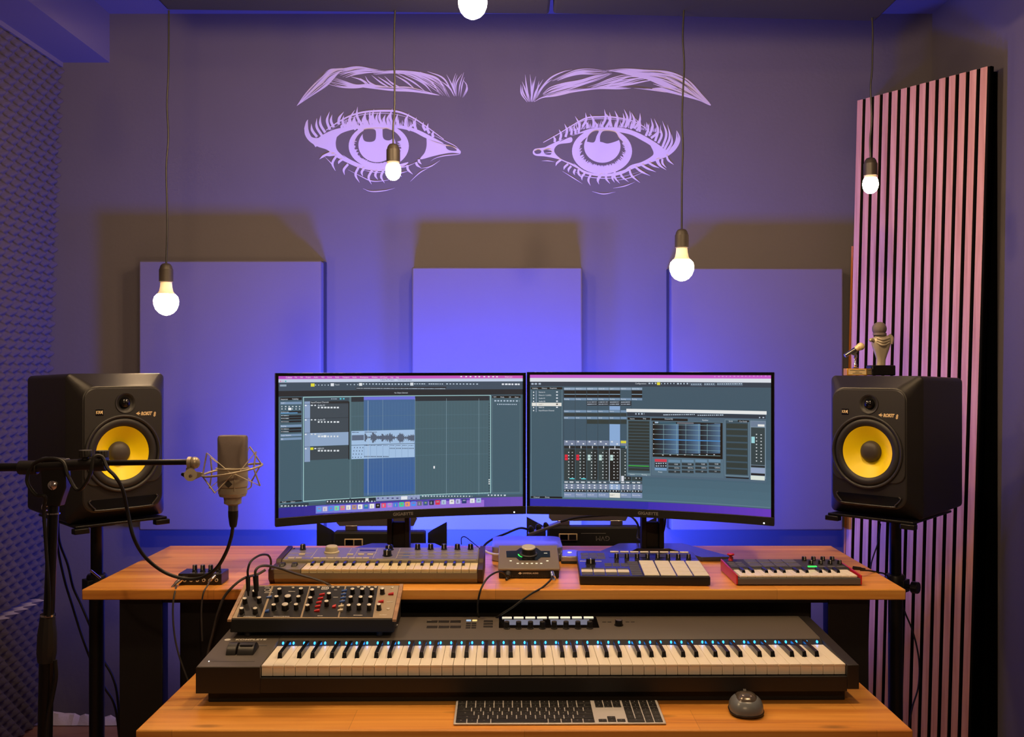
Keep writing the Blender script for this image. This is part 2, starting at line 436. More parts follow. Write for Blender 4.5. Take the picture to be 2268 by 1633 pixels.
# ---------------------------------------------------------------- slatted wood panel leaning in the right corner
t = Thing('slat_panel', 'tall oak slat panel on black felt leaning in the right corner', 'slat panel', (1.462, 3.465, 0), math.atan2(-.875, .483))
ROT = Matrix.Translation((0, 0, 2.404)) @ Matrix.Rotation(math.radians(1.85), 4, 'Y') @ Matrix.Translation((0, 0, -2.404))
MB().box(-.285, .2745, -.004, .010, .03, 2.404, ROT).build('felt_backing', 'felt', t, smooth=False)
for i in range(14):
    x = -.274+i*.03985
    sl = MB().box(x, x+.0258, -.0155, -.0035, .035, 2.402, ROT).build('slat', 'slat_core', t)
    part(MB().box(x, x+.0258, -.0170, -.0154, .035, 2.402, ROT).build('wood_veneer', 'oak', sl, bevel=.0006), 'pale oak veneer on the black slat')
part(MB().box(-.2870, -.2790, -.014, .010, .03, 1.85, ROT).build('edge_batten', 'batten_wood', t), 'orange-brown wooden edge batten')
t = Thing('bass_trap', 'black corner bass trap standing behind the slatted wood panel', 'bass trap', (1.55, 3.6, 0))
MB().prism([t.L((1.372, 3.79, 0))[:2], t.L((1.608, 3.285, 0))[:2], t.L((1.642, 3.285, 0))[:2], t.L((1.642, 3.79, 0))[:2]], 0.002, 2.395).build('foam_body', 'felt', t, smooth=False)

# ---------------------------------------------------------------- the drawn eyes on the wall
mur = Thing('wall_mural', 'pair of large drawn eyes with brows in pale paint on the wall', 'mural', (.02, YB, 2.0))
class Ink:
    def __init__(s, ox, oy, k): s.ox, s.oy, s.k = ox, oy, k; s.b = MB(); s.n = 0
    def p(s, q, lay):
        return mur.L(W(s.ox+q[0]/s.k, s.oy+q[1]/s.k, YB))+Vector((0, -.0006-.0005*lay-.000004*s.n, 0))
    def fill(s, P, lay=0, smooth=True):
        s.n += 1
        Q = catmull([(a, c, 0) for a, c in P+[P[0]]], 5)[:-1] if smooth else P
        s.b.add([s.p(q, lay) for q in Q], [tuple(range(len(Q)))])
    def sep(s, name):
        for f in s.b.f:
            b = MB(); b.add([s.b.v[i] for i in f], [tuple(range(len(f)))]); b.build(name, 'wall_paint', mur, smooth=False)
    def ell(s, cx, cy, rx, ry, lay=0, y0=-1e9):
        s.fill([(cx+rx*math.cos(a*PI/24), max(cy+ry*math.sin(a*PI/24), y0)) for a in range(48)], lay, False)
    def stroke(s, P, w=10, lay=0, tip=(.15, .05)):
        s.n += 1
        Q = catmull([(a, c, 0) for a, c in P], 6) if len(P) > 2 else [Vector((lerp(P[0][0], P[1][0], i/6), lerp(P[0][1], P[1][1], i/6), 0)) for i in range(7)]
        vs = []; m = len(Q)
        for i, q in enumerate(Q):
            d = Q[min(i+1, m-1)]-Q[max(i-1, 0)]; nn = Vector((-d.y, d.x, 0)).normalized(); t = i/(m-1)
            ww = w/2*(lerp(tip[0], 1, min(t*2.2, 1)) if t < .5 else lerp(tip[1], 1, min((1-t)*2.2, 1)))
            vs += [s.p(q+nn*ww, lay), s.p(q-nn*ww, lay)]
        s.b.add(vs, [(2*i, 2*i+1, 2*i+3, 2*i+2) for i in range(m-1)])
def lashes(I, base, tips, w, curl=0):
    for (bx, by), (tx, ty) in zip(base, tips):
        mx, my = (bx+tx)/2+curl*(ty-by)*.25, (by+ty)/2
        I.stroke([(bx, by), (mx, my), (tx, ty)], w, 2, tip=(1, .05))
rn = random.Random(5)
def between(A, B, n, I, w, jit=8):
    for i in range(n):
        t = (i+.5)/n; m = min(len(A), len(B))
        a0 = rn.uniform(0, .12)
        P = [(lerp(A[k][0], B[k][0], t)+rn.uniform(-jit, jit), lerp(A[k][1], B[k][1], t)+rn.uniform(-jit*.6, jit*.6)) for k in range(m)]
        I.stroke(P, w*rn.uniform(.6, 1.3), 1)

# left brow
I = Ink(640, 120, 4.725)
I.fill([(80, 542), (170, 410), (290, 280), (410, 165), (500, 148), (580, 150), (520, 200), (470, 255), (400, 330), (280, 410), (190, 468), (120, 515)])
I.fill([(760, 345), (900, 320), (1050, 340), (1250, 340), (1480, 400), (1570, 430), (1300, 395), (1100, 385), (940, 368)])
between([(430, 160), (560, 145), (720, 132), (905, 155)], [(600, 255), (700, 215), (820, 200), (1050, 190)], 7, I, 17)
between([(410, 318), (540, 352), (700, 350), (870, 340), (1000, 370)], [(480, 238), (600, 280), (700, 315), (850, 310), (1010, 350)], 6, I, 15)
between([(860, 180), (1100, 172), (1300, 180), (1450, 215), (1600, 300), (1690, 452)], [(900, 215), (1080, 195), (1260, 220), (1400, 290), (1520, 370), (1600, 430)], 8, I, 13)
for P in ([(650, 235), (760, 270), (820, 330)], [(745, 250), (800, 290), (840, 320)], [(798, 230), (850, 300), (1000, 360)], [(865, 220), (970, 300), (1110, 380)], [(930, 235), (1030, 300), (1150, 380)], [(1000, 230), (1090, 310), (1250, 385)],
          [(1100, 215), (1230, 290), (1350, 395)], [(1130, 200), (1300, 290), (1440, 400)], [(1200, 205), (1400, 300), (1500, 405)], [(1280, 190), (1480, 280), (1580, 420)], [(1370, 185), (1560, 260), (1650, 420)],
          [(1450, 180), (1620, 255), (1730, 442)], [(1590, 280), (1680, 350), (1735, 440)], [(1650, 213), (1700, 310), (1742, 430)], [(1680, 260), (1710, 330), (1745, 440)], [(1745, 200), (1715, 320), (1748, 430)],
          [(1760, 215), (1730, 330), (1750, 440)], [(1810, 205), (1750, 310), (1755, 440)], [(1830, 190), (1790, 320), (1775, 440)], [(1835, 240), (1810, 330), (1795, 448)], [(1825, 270), (1862, 340), (1815, 455)], [(1855, 300), (1865, 370), (1825, 450)]):
    I.stroke(P, 17 if P[0][0] < 1600 else 13, 1)
I.b.build('left_eyebrow', 'mural_paint', mur, smooth=False)
for P in ([(130, 480), (250, 350), (400, 200)], [(150, 490), (290, 360), (430, 250)], [(200, 455), (320, 360), (420, 280)], [(280, 300), (360, 215), (420, 165)], [(420, 220), (500, 180), (590, 160)], [(330, 340), (420, 240), (520, 185)], [(560, 200), (680, 165), (800, 150)], [(900, 350), (1050, 355), (1200, 365)], [(1150, 350), (1300, 365), (1450, 400)]):
    K = Ink(640, 120, 4.725); K.stroke(P, 8, 3); K.b.build('bare_streak', 'wall_paint', mur, smooth=False)
# left eye: pale paint, then bare wall, then pale strokes
I = Ink(640, 120, 4.725); K = Ink(640, 120, 4.725)
U1 = [(490, 875), (560, 822), (700, 782), (850, 772), (1000, 765), (1150, 775), (1300, 810), (1440, 880)]
U2 = [(310, 880), (450, 795), (650, 752), (850, 738), (1050, 738), (1200, 748), (1350, 790), (1500, 865), (1620, 935)]
I.fill(U1+U2[::-1])
I.fill([(160, 775), (178, 710), (200, 686), (188, 760), (205, 825), (250, 870), (330, 870), (430, 820), (520, 815), (500, 870), (490, 940), (510, 1010), (590, 1080), (690, 1140), (740, 1190), (600, 1130), (470, 1060), (400, 1000), (300, 965), (215, 910), (170, 845)])
I.fill([(1440, 880), (1560, 925), (1700, 960), (1785, 1000), (1790, 1035), (1700, 1030), (1600, 1045), (1500, 1068), (1375, 1098), (1420, 1030), (1440, 960)])
I.fill([(560, 1050), (660, 1110), (800, 1165), (960, 1175), (1150, 1150), (1250, 1130), (1180, 1180), (1000, 1220), (860, 1215), (700, 1170)])
I.ell(940, 960, 315, 235, 0, 765)
K.ell(935, 950, 252, 190, 1, 790)
I.ell(922, 950, 195, 180, 2, 775)
K.fill([(785, 790), (840, 782), (900, 790), (912, 840), (900, 900), (850, 918), (790, 905), (772, 850)], 3)
K.fill([(980, 785), (1020, 778), (1070, 800), (1090, 850), (1070, 895), (1020, 900), (985, 870)], 3)
K.fill([(1640, 960), (1700, 965), (1755, 1000), (1740, 1012), (1680, 1005), (1650, 985)], 3)
for i in range(70):
    a = PI*(-.08+1.16*i/70); c, s_ = math.cos(a), math.sin(a)
    r = rn.uniform(.1, .8)
    I.stroke([(935+262*c, 950+200*s_), (928+lerp(195, 262, 1-r)*c, 950+lerp(180, 200, 1-r)*s_)], rn.uniform(8, 15), 2, tip=(1, .2))
I.stroke([(390, 795), (500, 720), (640, 645), (800, 603), (1000, 592), (1150, 603), (1300, 665), (1450, 765), (1620, 890)], 22, 1, tip=(.4, .3))
I.stroke([(430, 800), (560, 715), (700, 650), (850, 622), (1050, 620), (1250, 665), (1400, 760)], 8, 1)
I.stroke([(1480, 830), (1620, 900), (1740, 960), (1795, 1015)], 8, 1); I.stroke([(1795, 1015), (1780, 1045), (1640, 1060), (1540, 1085), (1480, 1120)], 10, 1)
I.stroke([(1440, 890), (1560, 940), (1700, 985)], 14, 1)
lashes(I, [(290, 965), (295, 865), (345, 850), (380, 820), (430, 790), (470, 765), (520, 735), (590, 770), (640, 780), (700, 790), (770, 750), (740, 790), (830, 745), (900, 742), (915, 742), (980, 745), (1090, 742), (1050, 742), (1150, 745), (1230, 760), (1330, 790), (1430, 800), (1470, 830), (1510, 870), (1250, 800), (1010, 742), (860, 742), (940, 742), (800, 745), (700, 765), (620, 775), (560, 780)],
        [(196, 686), (235, 728), (292, 670), (333, 640), (426, 600), (452, 632), (575, 602), (575, 640), (690, 582), (640, 640), (718, 550), (690, 640), (806, 590), (848, 590), (890, 573), (964, 580), (1083, 568), (1050, 625), (1140, 620), (1258, 618), (1336, 660), (1408, 708), (1458, 722), (1518, 800), (1320, 720), (1010, 630), (870, 630), (930, 610), (785, 640), (680, 660), (625, 700), (560, 730)], 27, .6)
for i in range(46):
    x = 560+i*17+rn.uniform(-6, 6); y = 770-24*math.sin(PI*(x-450)/1000); I.stroke([(x, y), (x+rn.uniform(-14, 6), y-rn.uniform(35, 95))], 9, 2, tip=(1, .1))
lashes(I, [(440, 1030), (480, 1050), (500, 1060), (560, 1100), (620, 1150), (730, 1180), (790, 1190), (870, 1215), (920, 1220), (990, 1215), (1150, 1180), (1240, 1160), (1330, 1130), (1360, 1100)],
        [(320, 1100), (380, 1062), (486, 1222), (518, 1150), (583, 1265), (740, 1345), (775, 1280), (865, 1362), (932, 1315), (1002, 1350), (1182, 1285), (1298, 1258), (1385, 1192), (1390, 1152)], 24, -.9)
for P in ([(618, 1208), (730, 1265), (860, 1325), (980, 1325), (1110, 1300)], [(378, 1075), (450, 1150), (490, 1220)], [(775, 1405), (860, 1436), (1000, 1428), (1112, 1400)],
          [(1270, 1332), (1370, 1240), (1470, 1185)], [(1380, 1195), (1480, 1175), (1584, 1110)], [(780, 1215), (900, 1235), (1040, 1240)], [(1100, 1250), (1180, 1240), (1250, 1222)], [(1000, 1190), (1200, 1180), (1340, 1130)]):
    I.stroke(P, 10, 1)
I.b.build('left_eye', 'mural_paint', mur, smooth=False); K.sep('unpainted_patch')
# right brow
I = Ink(1100, 120, 4.3615)
I.fill([(460, 412), (640, 360), (800, 330), (960, 318), (1120, 310), (1300, 325), (1180, 338), (1000, 336), (860, 350), (700, 375), (560, 402)])
I.fill([(1560, 180), (1700, 180), (1820, 230), (1920, 320), (2070, 490), (1960, 450), (1820, 410), (1700, 380), (1560, 350), (1500, 330), (1620, 320), (1760, 340), (1700, 270)])
between([(460, 410), (560, 380), (700, 340), (850, 290), (1000, 240), (1120, 190)], [(440, 378), (520, 320), (640, 280), (800, 250), (960, 205), (1100, 180)], 8, I, 14)
between([(520, 260), (640, 200), (760, 155), (900, 140), (1050, 155)], [(600, 250), (700, 215), (820, 190), (960, 190), (1080, 170)], 5, I, 13)
between([(860, 320), (960, 280), (1080, 230), (1200, 200), (1280, 210)], [(1030, 325), (1150, 310), (1300, 290), (1450, 260), (1590, 240)], 7, I, 15)
between([(1060, 160), (1250, 140), (1450, 150), (1650, 170), (1800, 215), (1900, 290), (2060, 485)], [(1150, 165), (1300, 205), (1450, 245), (1580, 300), (1720, 350), (1850, 400), (2040, 480)], 10, I, 17)
for P in ([(360, 458), (420, 340), (520, 230), (640, 170), (730, 150)], [(345, 460), (380, 360), (450, 240)], [(340, 460), (350, 340), (378, 210)], [(335, 460), (335, 330), (322, 192)], [(325, 455), (345, 340), (352, 250)], [(320, 455), (290, 320), (275, 195)], [(310, 460), (280, 350), (245, 262)],
          [(295, 462), (240, 380), (232, 290)], [(305, 455), (255, 370), (245, 300)], [(320, 460), (300, 380), (262, 330)], [(355, 455), (390, 350), (410, 255)], [(385, 425), (450, 310), (540, 240)], [(360, 460), (450, 415), (600, 395), (800, 350)], [(1510, 285), (1640, 330), (1800, 400)], [(1310, 325), (1480, 340), (1640, 370)]):
    I.stroke(P, 15, 1)
I.b.build('right_eyebrow', 'mural_paint', mur, smooth=False)
for P in ([(1560, 200), (1700, 230), (1860, 320), (1990, 430)], [(1600, 250), (1750, 320), (1900, 400)], [(1640, 215), (1800, 290), (1930, 400)], [(1560, 310), (1700, 350), (1850, 400)], [(1400, 170), (1550, 175), (1680, 200)], [(1720, 330), (1860, 385), (1990, 455)], [(700, 355), (850, 330), (1000, 322)], [(1150, 325), (1350, 325), (1500, 340)], [(1700, 195), (1830, 255), (1930, 350)], [(1480, 210), (1620, 240), (1750, 300)]):
    K = Ink(1100, 120, 4.3615); K.stroke(P, 8, 3); K.b.build('bare_streak', 'wall_paint', mur, smooth=False)
# right eye
I = Ink(1100, 120, 4.3615); K = Ink(1100, 120, 4.3615)
U1 = [(555, 890), (650, 815), (780, 772), (900, 748), (1020, 740), (1150, 748), (1290, 775), (1400, 830), (1490, 885), (1560, 960)]
U2 = [(470, 900), (600, 835), (760, 772), (900, 720), (1060, 705), (1220, 712), (1360, 755), (1500, 830), (1600, 900), (1650, 960)]
I.fill(U1+U2[::-1])
I.fill([(1480, 870), (1560, 910), (1650, 920), (1720, 860), (1752, 800), (1738, 735), (1772, 800), (1765, 860), (1720, 930), (1650, 985), (1560, 1020), (1450, 1060), (1330, 1100), (1210, 1150), (1290, 1075), (1400, 1040), (1490, 990), (1515, 950)])
I.fill([(350, 935), (375, 912), (460, 900), (560, 868), (640, 830), (720, 800), (720, 850), (600, 870), (556, 920), (575, 970), (640, 1020), (740, 1060), (800, 1110), (700, 1060), (600, 1015), (480, 988), (385, 980), (352, 960)])
I.fill([(740, 1050), (840, 1120), (940, 1150), (1080, 1155), (1220, 1120), (1330, 1070), (1300, 1110), (1200, 1160), (1080, 1180), (940, 1172), (820, 1135)])
I.ell(1018, 935, 290, 222, 0, 740)
K.ell(1020, 925, 228, 162, 1, 768)
I.ell(1020, 890, 176, 158, 2, 735)
K.fill([(872, 845), (885, 790), (930, 748), (985, 742), (965, 790), (940, 850)], 3); K.fill([(998, 845), (1000, 785), (1035, 742), (1140, 752), (1175, 800), (1182, 828), (1080, 862), (1020, 850)], 3)
K.fill([(360, 940), (400, 922), (430, 935), (420, 958), (380, 962)], 3); K.fill([(450, 930), (500, 915), (530, 940), (520, 970), (470, 965)], 3)
for i in range(90):
    a = PI*(-.12+1.24*i/90); c, s_ = math.cos(a), math.sin(a); r = rn.uniform(.1, .75)
    I.stroke([(1020+238*c, 925+172*s_), (1020+lerp(180, 238, 1-r)*c, 905+lerp(160, 172, 1-r)*s_)], rn.uniform(7, 13), 2, tip=(1, .2))
I.stroke([(450, 852), (600, 768), (740, 682), (870, 615), (1000, 605), (1120, 607), (1300, 640), (1420, 700), (1500, 782)], 16, 1, tip=(.4, .3))
I.stroke([(600, 790), (740, 700), (870, 632), (1100, 625), (1300, 655), (1440, 740)], 7, 1)
for P in ([(450, 960), (520, 950), (560, 970)], [(480, 920), (540, 930)]): I.stroke(P, 8, 4)
lashes(I, [(560, 850), (610, 830), (665, 800), (790, 760), (830, 700), (930, 710), (960, 720), (1010, 705), (1060, 705), (1150, 705), (1100, 700), (1240, 710), (1250, 700), (1310, 710), (1330, 720), (1380, 750), (1440, 790), (1470, 790), (1530, 840), (1560, 860), (1600, 900), (1620, 920), (1640, 940), (1660, 960), (1350, 740), (1490, 810), (720, 780), (760, 770), (880, 715), (1200, 705), (1290, 720)],
        [(545, 790), (602, 725), (655, 672), (757, 598), (858, 565), (900, 575), (950, 650), (1040, 532), (1090, 560), (1140, 545), (1040, 560), (1230, 530), (1285, 545), (1300, 560), (1385, 568), (1345, 625), (1445, 655), (1490, 618), (1522, 622), (1580, 710), (1600, 645), (1650, 680), (1690, 775), (1738, 735), (1390, 650), (1560, 740), (700, 690), (740, 700), (850, 640), (1220, 570), (1340, 620)], 23, -.6)
for i in range(60):
    x = 700+i*15+rn.uniform(-5, 5); y = 775-70*math.sin(PI*(x-560)/1080); I.stroke([(x, y), (x+rn.uniform(-16, 22), y-rn.uniform(25, 85))], 8, 2, tip=(1, .1))
lashes(I, [(620, 1020), (690, 1060), (720, 1080), (760, 1110), (850, 1150), (910, 1160), (1000, 1165), (1060, 1150), (1130, 1150), (1140, 1130), (1190, 1130), (1280, 1110), (1340, 1090), (1400, 1070), (1470, 1050), (1540, 1020), (1600, 1010), (1640, 980), (1560, 1010), (790, 1110), (1020, 1160)],
        [(570, 1080), (648, 1118), (695, 1142), (755, 1168), (825, 1220), (905, 1270), (988, 1258), (1095, 1252), (1140, 1240), (1190, 1250), (1275, 1235), (1385, 1242), (1483, 1175), (1540, 1138), (1572, 1100), (1640, 1120), (1640, 1100), (1710, 1068), (1590, 1075), (830, 1200), (985, 1230)], 20, -.8)
for P in ([(435, 1030), (500, 1030), (570, 1042)], [(635, 1130), (740, 1195), (830, 1252)], [(920, 1325), (1030, 1350), (1150, 1330)], [(1125, 1295), (1240, 1272), (1340, 1232)], [(740, 1130), (860, 1178), (1020, 1198), (1200, 1185), (1400, 1130)], [(1150, 1220), (1280, 1195), (1440, 1130)]):
    I.stroke(P, 8, 1)
I.b.build('right_eye', 'mural_paint', mur, smooth=False); K.sep('unpainted_patch')

# ---------------------------------------------------------------- light panels behind the desk, facing the wall
def led(cx, label, gvm, dz):
    t = Thing('light_panel', label, 'video light', (cx, 3.17, dz), group='black video lights behind the desk')
    MB().box(-.148, .148, -.03, .022, .70, .849).build('housing', 'black_matte', t, bevel=.006)
    w_ = MB(); w_.add([(-.14, .022, .705), (.14, .022, .705), (.14, .108, .705), (-.14, .108, .705), (-.14, .022, .845), (.14, .022, .845), (.14, .108, .7060), (-.14, .108, .7060)], [(0, 1, 2, 3), (4, 0, 3, 7), (1, 5, 6, 2), (0, 4, 5, 1), (3, 2, 6, 7), (7, 6, 5, 4)]); w_.build('sloped_front', 'black_matte', t, smooth=False)
    g_ = MB(); g_.add([(-.13, .1050, .7150), (.13, .1050, .7150), (.13, .0300, .8380), (-.13, .0300, .8380)], [(0, 1, 2, 3)]); g_.build('glowing_front', 'led_panel', t, smooth=False)
    lb = MB().box(-.112, -.052, -.0325, -.029, .805, .828).build('display_frame', 'gold_print', t, bevel=.002)
    MB().box(-.108, -.083, -.034, -.032, .808, .825).build('menu_screen', 'black_gloss', lb, smooth=False)
    MB().box(-.079, -.056, -.034, -.032, .808, .825).build('dial_field', 'panel_black', lb, smooth=False)
    if gvm:
        text('printed_logo', 'GVM', .022, Matrix.Translation((.03, -.0305, .813)) @ Matrix.Rotation(PI/2, 4, 'X') @ Matrix.Rotation(PI, 4, 'Z'), 'grey_print', t)
        MB().box(-.04, .04, -.0308, -.030, .8275, .829).build('printed_line', 'grey_print', t, smooth=False)
    for x in (-.095, .078): MB().box(x-.02, x+.02, .0, .02, .849, .866).build('hinge', 'steel', t, bevel=.002)
    tw = .12
    MB().prism([(-.133, .864), (-.143, .874), (-.143, .910), (tw-.01, .910), (tw, .888), (tw-.012, .864)], -.004, -.001, Matrix.Rotation(PI/2, 4, 'X')).build('top_flap', 'door_metal', t, smooth=False)
    for s in (-1, 1):
        P = [(s*.152, .835), (s*.165, .845), (s*.215, .872), (s*.215, .72), (s*.152, .72)]
        MB().prism(P if s > 0 else P[::-1], -.04, -.037, Matrix.Rotation(PI/2, 4, 'X')).build('side_flap', 'black_matte', t, smooth=False)
    b = MB(); b.cyl((0, -.005, .02-dz), (0, -.005, .70), .011)
    for k in range(3):
        a = 2*PI*k/3+.5; b.cyl((0, -.005, .25), (.16*math.cos(a), .16*math.sin(a)-.005, .007-dz), .006, seg=8)
    b.build('floor_stand', 'black_metal', t)
led(W(845, 0, 3.2).x, 'black video light behind the left computer screen, glowing at the wall', False, .011)
led(W(1311, 0, 3.2).x, 'black video light behind the right computer screen, letters printed upside down', True, .028)
# ================================================================ desks
DT = .855; LT = .690
t = Thing('studio_desk', 'long orange-brown wooden desk on black legs carrying the screens', 'desk', (-.04, 2.64, 0))
q = [t.L(p) for p in ((-1.042, 2.35, 0), (.954, 2.35, 0), (.964, 2.93, 0), (-1.033, 2.93, 0))]
z0, z1 = .829, DT
MB().hexa([Vector((p.x, p.y, z0)) for p in q], [Vector((p.x, p.y, z1)) for p in q]).build('desktop', 'desk_wood', t, bevel=.003)
def wb(x0, x1, y0, y1, z0, z1, name, m, t, bev=.002):
    a = t.L((x0, y0, 0)); c = t.L((x1, y1, 0)); return MB().box(a.x, c.x, a.y, c.y, z0, z1).build(name, m, t, bevel=bev)
wb(-.963, -.857, 2.38, 2.42, 0, .828, 'leg', 'desk_steel', t); wb(.775, .875, 2.38, 2.42, 0, .828, 'leg', 'desk_steel', t)
wb(-.963, -.857, 2.86, 2.90, 0, .828, 'leg', 'desk_steel', t); wb(.775, .875, 2.86, 2.90, 0, .828, 'leg', 'desk_steel', t)
wb(-.857, .775, 2.38, 2.42, .815, .828, 'front_rail', 'desk_steel', t)
wb(-.835, .752, 2.44, 2.46, .10, .815, 'back_board', 'desk_steel', t)
t = Thing('keyboard_desk', 'low orange-brown wooden desk in front carrying the long keyboard', 'desk', (.024, 2.1, 0))
wb(-.728, .776, 1.877, 2.325, LT-.04, LT, 'desktop', 'desk_wood', t, .003)
for x in (-.70, .71):
    for y in (1.90, 2.26): wb(x, x+.04, y, y+.04, 0, LT-.04, 'leg', 'desk_steel', t)
wb(-.66, .71, 2.27, 2.29, .56, LT-.04, 'apron', 'desk_steel', t)

# ================================================================ loudspeakers on stands
def ringM(x, y, z): return Matrix.Translation((x, y, z)) @ Matrix.Rotation(PI/2, 4, 'X')   # local +z of the lathe points to -y (out of the front)
def speaker(cx, cy, z, rz, label):
    t = Thing('studio_speaker', label, 'loudspeaker', (cx, cy, z), rz, group='black loudspeakers with yellow cones')
    hz = .1975; yf = -.17
    S = [(.170, 0, hz, .119, .183, .014), (.163, 0, hz, .126, .190, .014), (-.07, 0, hz, .133, .196, .014), (-.118, 0, hz, .1345, .1970, .014), (-.124, 0, hz, .1345, .1970, .014),
         (-.127, 0, hz, .1335, .1960, .015), (-.145, 0, hz-.001, .1235, .1830, .026), (-.163, 0, hz-.002, .1130, .1700, .034), (-.169, 0, hz-.002, .1090, .1660, .036), (-.1705, 0, hz-.002, .1060, .163, .036)]
    cab = MB().loft(S).build('cabinet', 'cabinet_vinyl', t, angle=16)
    bf = MB().loft([(-.1700, 0, .228, .106, .128, .03), (-.1728, 0, .228, .106, .128, .03), (-.1740, 0, .228, .1045, .1265, .03)]).build('baffle', 'baffle_grey', t, angle=30)
    wz = .182
    hole = lambda r, z, x: MB().lathe([(r, -.05), (r, .05)], ringM(x, -.1738, z), 56)
    for o_ in (cab, bf): cut(o_, hole(.0950, wz, -.003), hole(.0262, .316, .003)); o_.data.set_sharp_from_angle(angle=math.radians(17))
    # woofer
    MB().lathe([(.1035, 0), (.1035, .003), (.101, .0052), (.098, .0052), (.0945, .002), (.0945, -.004)], ringM(-.003, -.1735, wz), 56, cap=False).build('woofer_frame', 'baffle_grey', t, angle=60)
    MB().lathe([(.0945, -.003), (.092, .0015), (.087, .0035), (.080, .003), (.0745, -.001), (.0715, -.004)], ringM(-.003, -.1738, wz), 56, cap=False).build('woofer_surround', 'rubber', t, angle=60)
    cone = MB().lathe([(.0720, -.0025), (.066, -.0065), (.050, -.017), (.036, -.026), (.027, -.030)], ringM(-.003, -.1738, wz), 56, cap=False)
    co = cone.build('woofer_cone', 'cone_yellow', t, angle=60)
    MB().lathe([(.030, -.0278), (.0285, -.020), (.023, -.0135), (.012, -.0095), (.0005, -.0085)], ringM(-.003, -.1738, wz), 40, cap=False).build('dust_cap', 'dust_cap', co, angle=60)
    # tweeter
    tz = .316
    MB().lathe([(.0285, .000), (.0275, .0022), (.025, .0022), (.021, -.002), (.0165, -.0052), (.0005, -.006)], ringM(.003, -.1738, tz), 40, cap=False).build('tweeter_horn', 'rubber', t, angle=60)
    MB().lathe([(.0155, -.0045), (.0135, .0005), (.009, .0050), (.004, .0068), (.0005, .0072)], ringM(.003, -.1738, tz), 32, cap=False).build('tweeter_dome', 'black_gloss', t, angle=60)
    # port slot
    def slot(hw, z0, z1, y0, y1, nm, m):
        P = [(-hw, z1), (hw, z1), (hw+.004, z1-.007), (hw-.016, z0+.002), (hw-.022, z0), (-hw+.022, z0), (-hw+.016, z0+.002), (-hw-.004, z1-.007)]
        return MB().prism(P[::-1], -y1, -y0, Matrix.Rotation(PI/2, 4, 'X')).build(nm, m, t, smooth=False)
    slot(.088, .036, .063, -.1722, -.168, 'bass_port', 'black_gloss')
    rim = [(-.088, -.1725, .064), (-.093, -.1730, .057), (-.078, -.1738, .040), (-.066, -.1745, .0350), (.066, -.1745, .0350), (.078, -.1738, .040), (.093, -.1730, .057), (.088, -.1725, .064)]
    MB().tube([Vector(p) for p in rim], .0022, seg=8, n=5).build('port_lip', 'baffle_grey', t)
    # badge and logo
    R = lambda x, z, y=-.1745: Matrix.Translation((x, y, z)) @ Matrix.Rotation(PI/2, 4, 'X')
    MB().box(-.077, -.056, -.1746, -.173, .284, .3005).build('badge', 'black_gloss', t)
    text('badge_letters', 'KRK', .0115, R(-.0675, .2925, -.1749), 'gold_print', t, bold=.0003, sx=.78)
    MB().prism([(-.0585, .287), (-.0585, .2985), (-.062, .2925)], .1748, .1751, Matrix.Rotation(PI/2, 4, 'X')).build('badge_mark', 'gold_print', t, smooth=False)
    lg = text('logo_letters', 'ROKIT', .0125, R(.060, .2855, -.1748), 'gold_print', t, bold=.0007, sx=.82, shear=.25)
    text('logo_number', '8', .017, R(.083, .2825, -.1748), 'gold_print', lg, bold=.0006, sx=.7, shear=.25)
    MB().prism([(.031, .2865), (.0415, .2925), (.038, .2885), (.043, .2885), (.043, .2845), (.038, .2845), (.0415, .2805)], .1747, .1750, Matrix.Rotation(PI/2, 4, 'X')).build('logo_arrow', 'gold_print', lg, smooth=False)
    return t
def stand(cx, cy, z, rz, label, knob_side, zc, handle=None):
    t = Thing('speaker_stand', label, 'speaker stand', (cx, cy, 0), rz, group='black tubular loudspeaker stands')
    P = [(-.125, -.165), (.125, -.165), (.105, .14), (-.105, .14)]
    b = MB(); b.prism(P, z-.008, z-.001); b.prism([(-.13, -.172), (-.09, -.172), (-.09, -.15), (-.13, -.15)], z-.022, z-.008); b.prism([(.09, -.172), (.13, -.172), (.13, -.15), (.09, -.15)], z-.022, z-.008)
    b.prism([(-.035, -.04), (.035, -.04), (.035, .04), (-.035, .04)], z-.03, z-.008)
    b.build('top_plate', 'black_metal', t, bevel=.002)
    MB().cyl((0, 0, zc), (0, 0, z-.03), .0165, seg=28).build('inner_pole', 'black_metal', t)
    MB().cyl((0, 0, .06), (0, 0, zc-.03), .0205, seg=28).build('outer_pole', 'black_metal', t)
    b = MB(); b.lathe([(.024, -.04), (.027, -.035), (.027, .01), (.024, .016), (.0166, .017)], Matrix.Translation((0, 0, zc)), 28); b.box(-.034, .034, -.02, .02, -.032, .004, Matrix.Translation((0, 0, zc)))
    b.build('height_collar', 'black_plastic', t, bevel=.002)
    if knob_side:
        kn = MB().cyl((.026, 0, zc-.014), (.056, 0, zc-.014), .006); kn.cyl((.048, 0, zc-.014), (.068, 0, zc-.014), .017, seg=10); kn.build('knob', 'black_plastic', t, bevel=.002)
    else:
        MB().cyl((-.004, -.03, zc+.008), (-.03, -.03, zc+.034), .0035).build('locking_pin', 'chrome', t)
    for k in range(3):
        a = 2*PI*k/3+PI/6
        MB().cyl((.018*math.cos(a), .018*math.sin(a), .16), (.26*math.cos(a), .26*math.sin(a), .014), .011, seg=10).build('leg', 'black_metal', t)
    return t
SL = (-1.161, 2.715); SR = (1.117, 2.828)
zl = .982; zr = .975
speaker(SL[0], SL[1], zl, math.radians(46), 'black loudspeaker with yellow cone at left, behind the microphone')
speaker(SR[0], SR[1], zr, math.radians(-46), 'black loudspeaker with yellow cone at right, two trophies on its top')
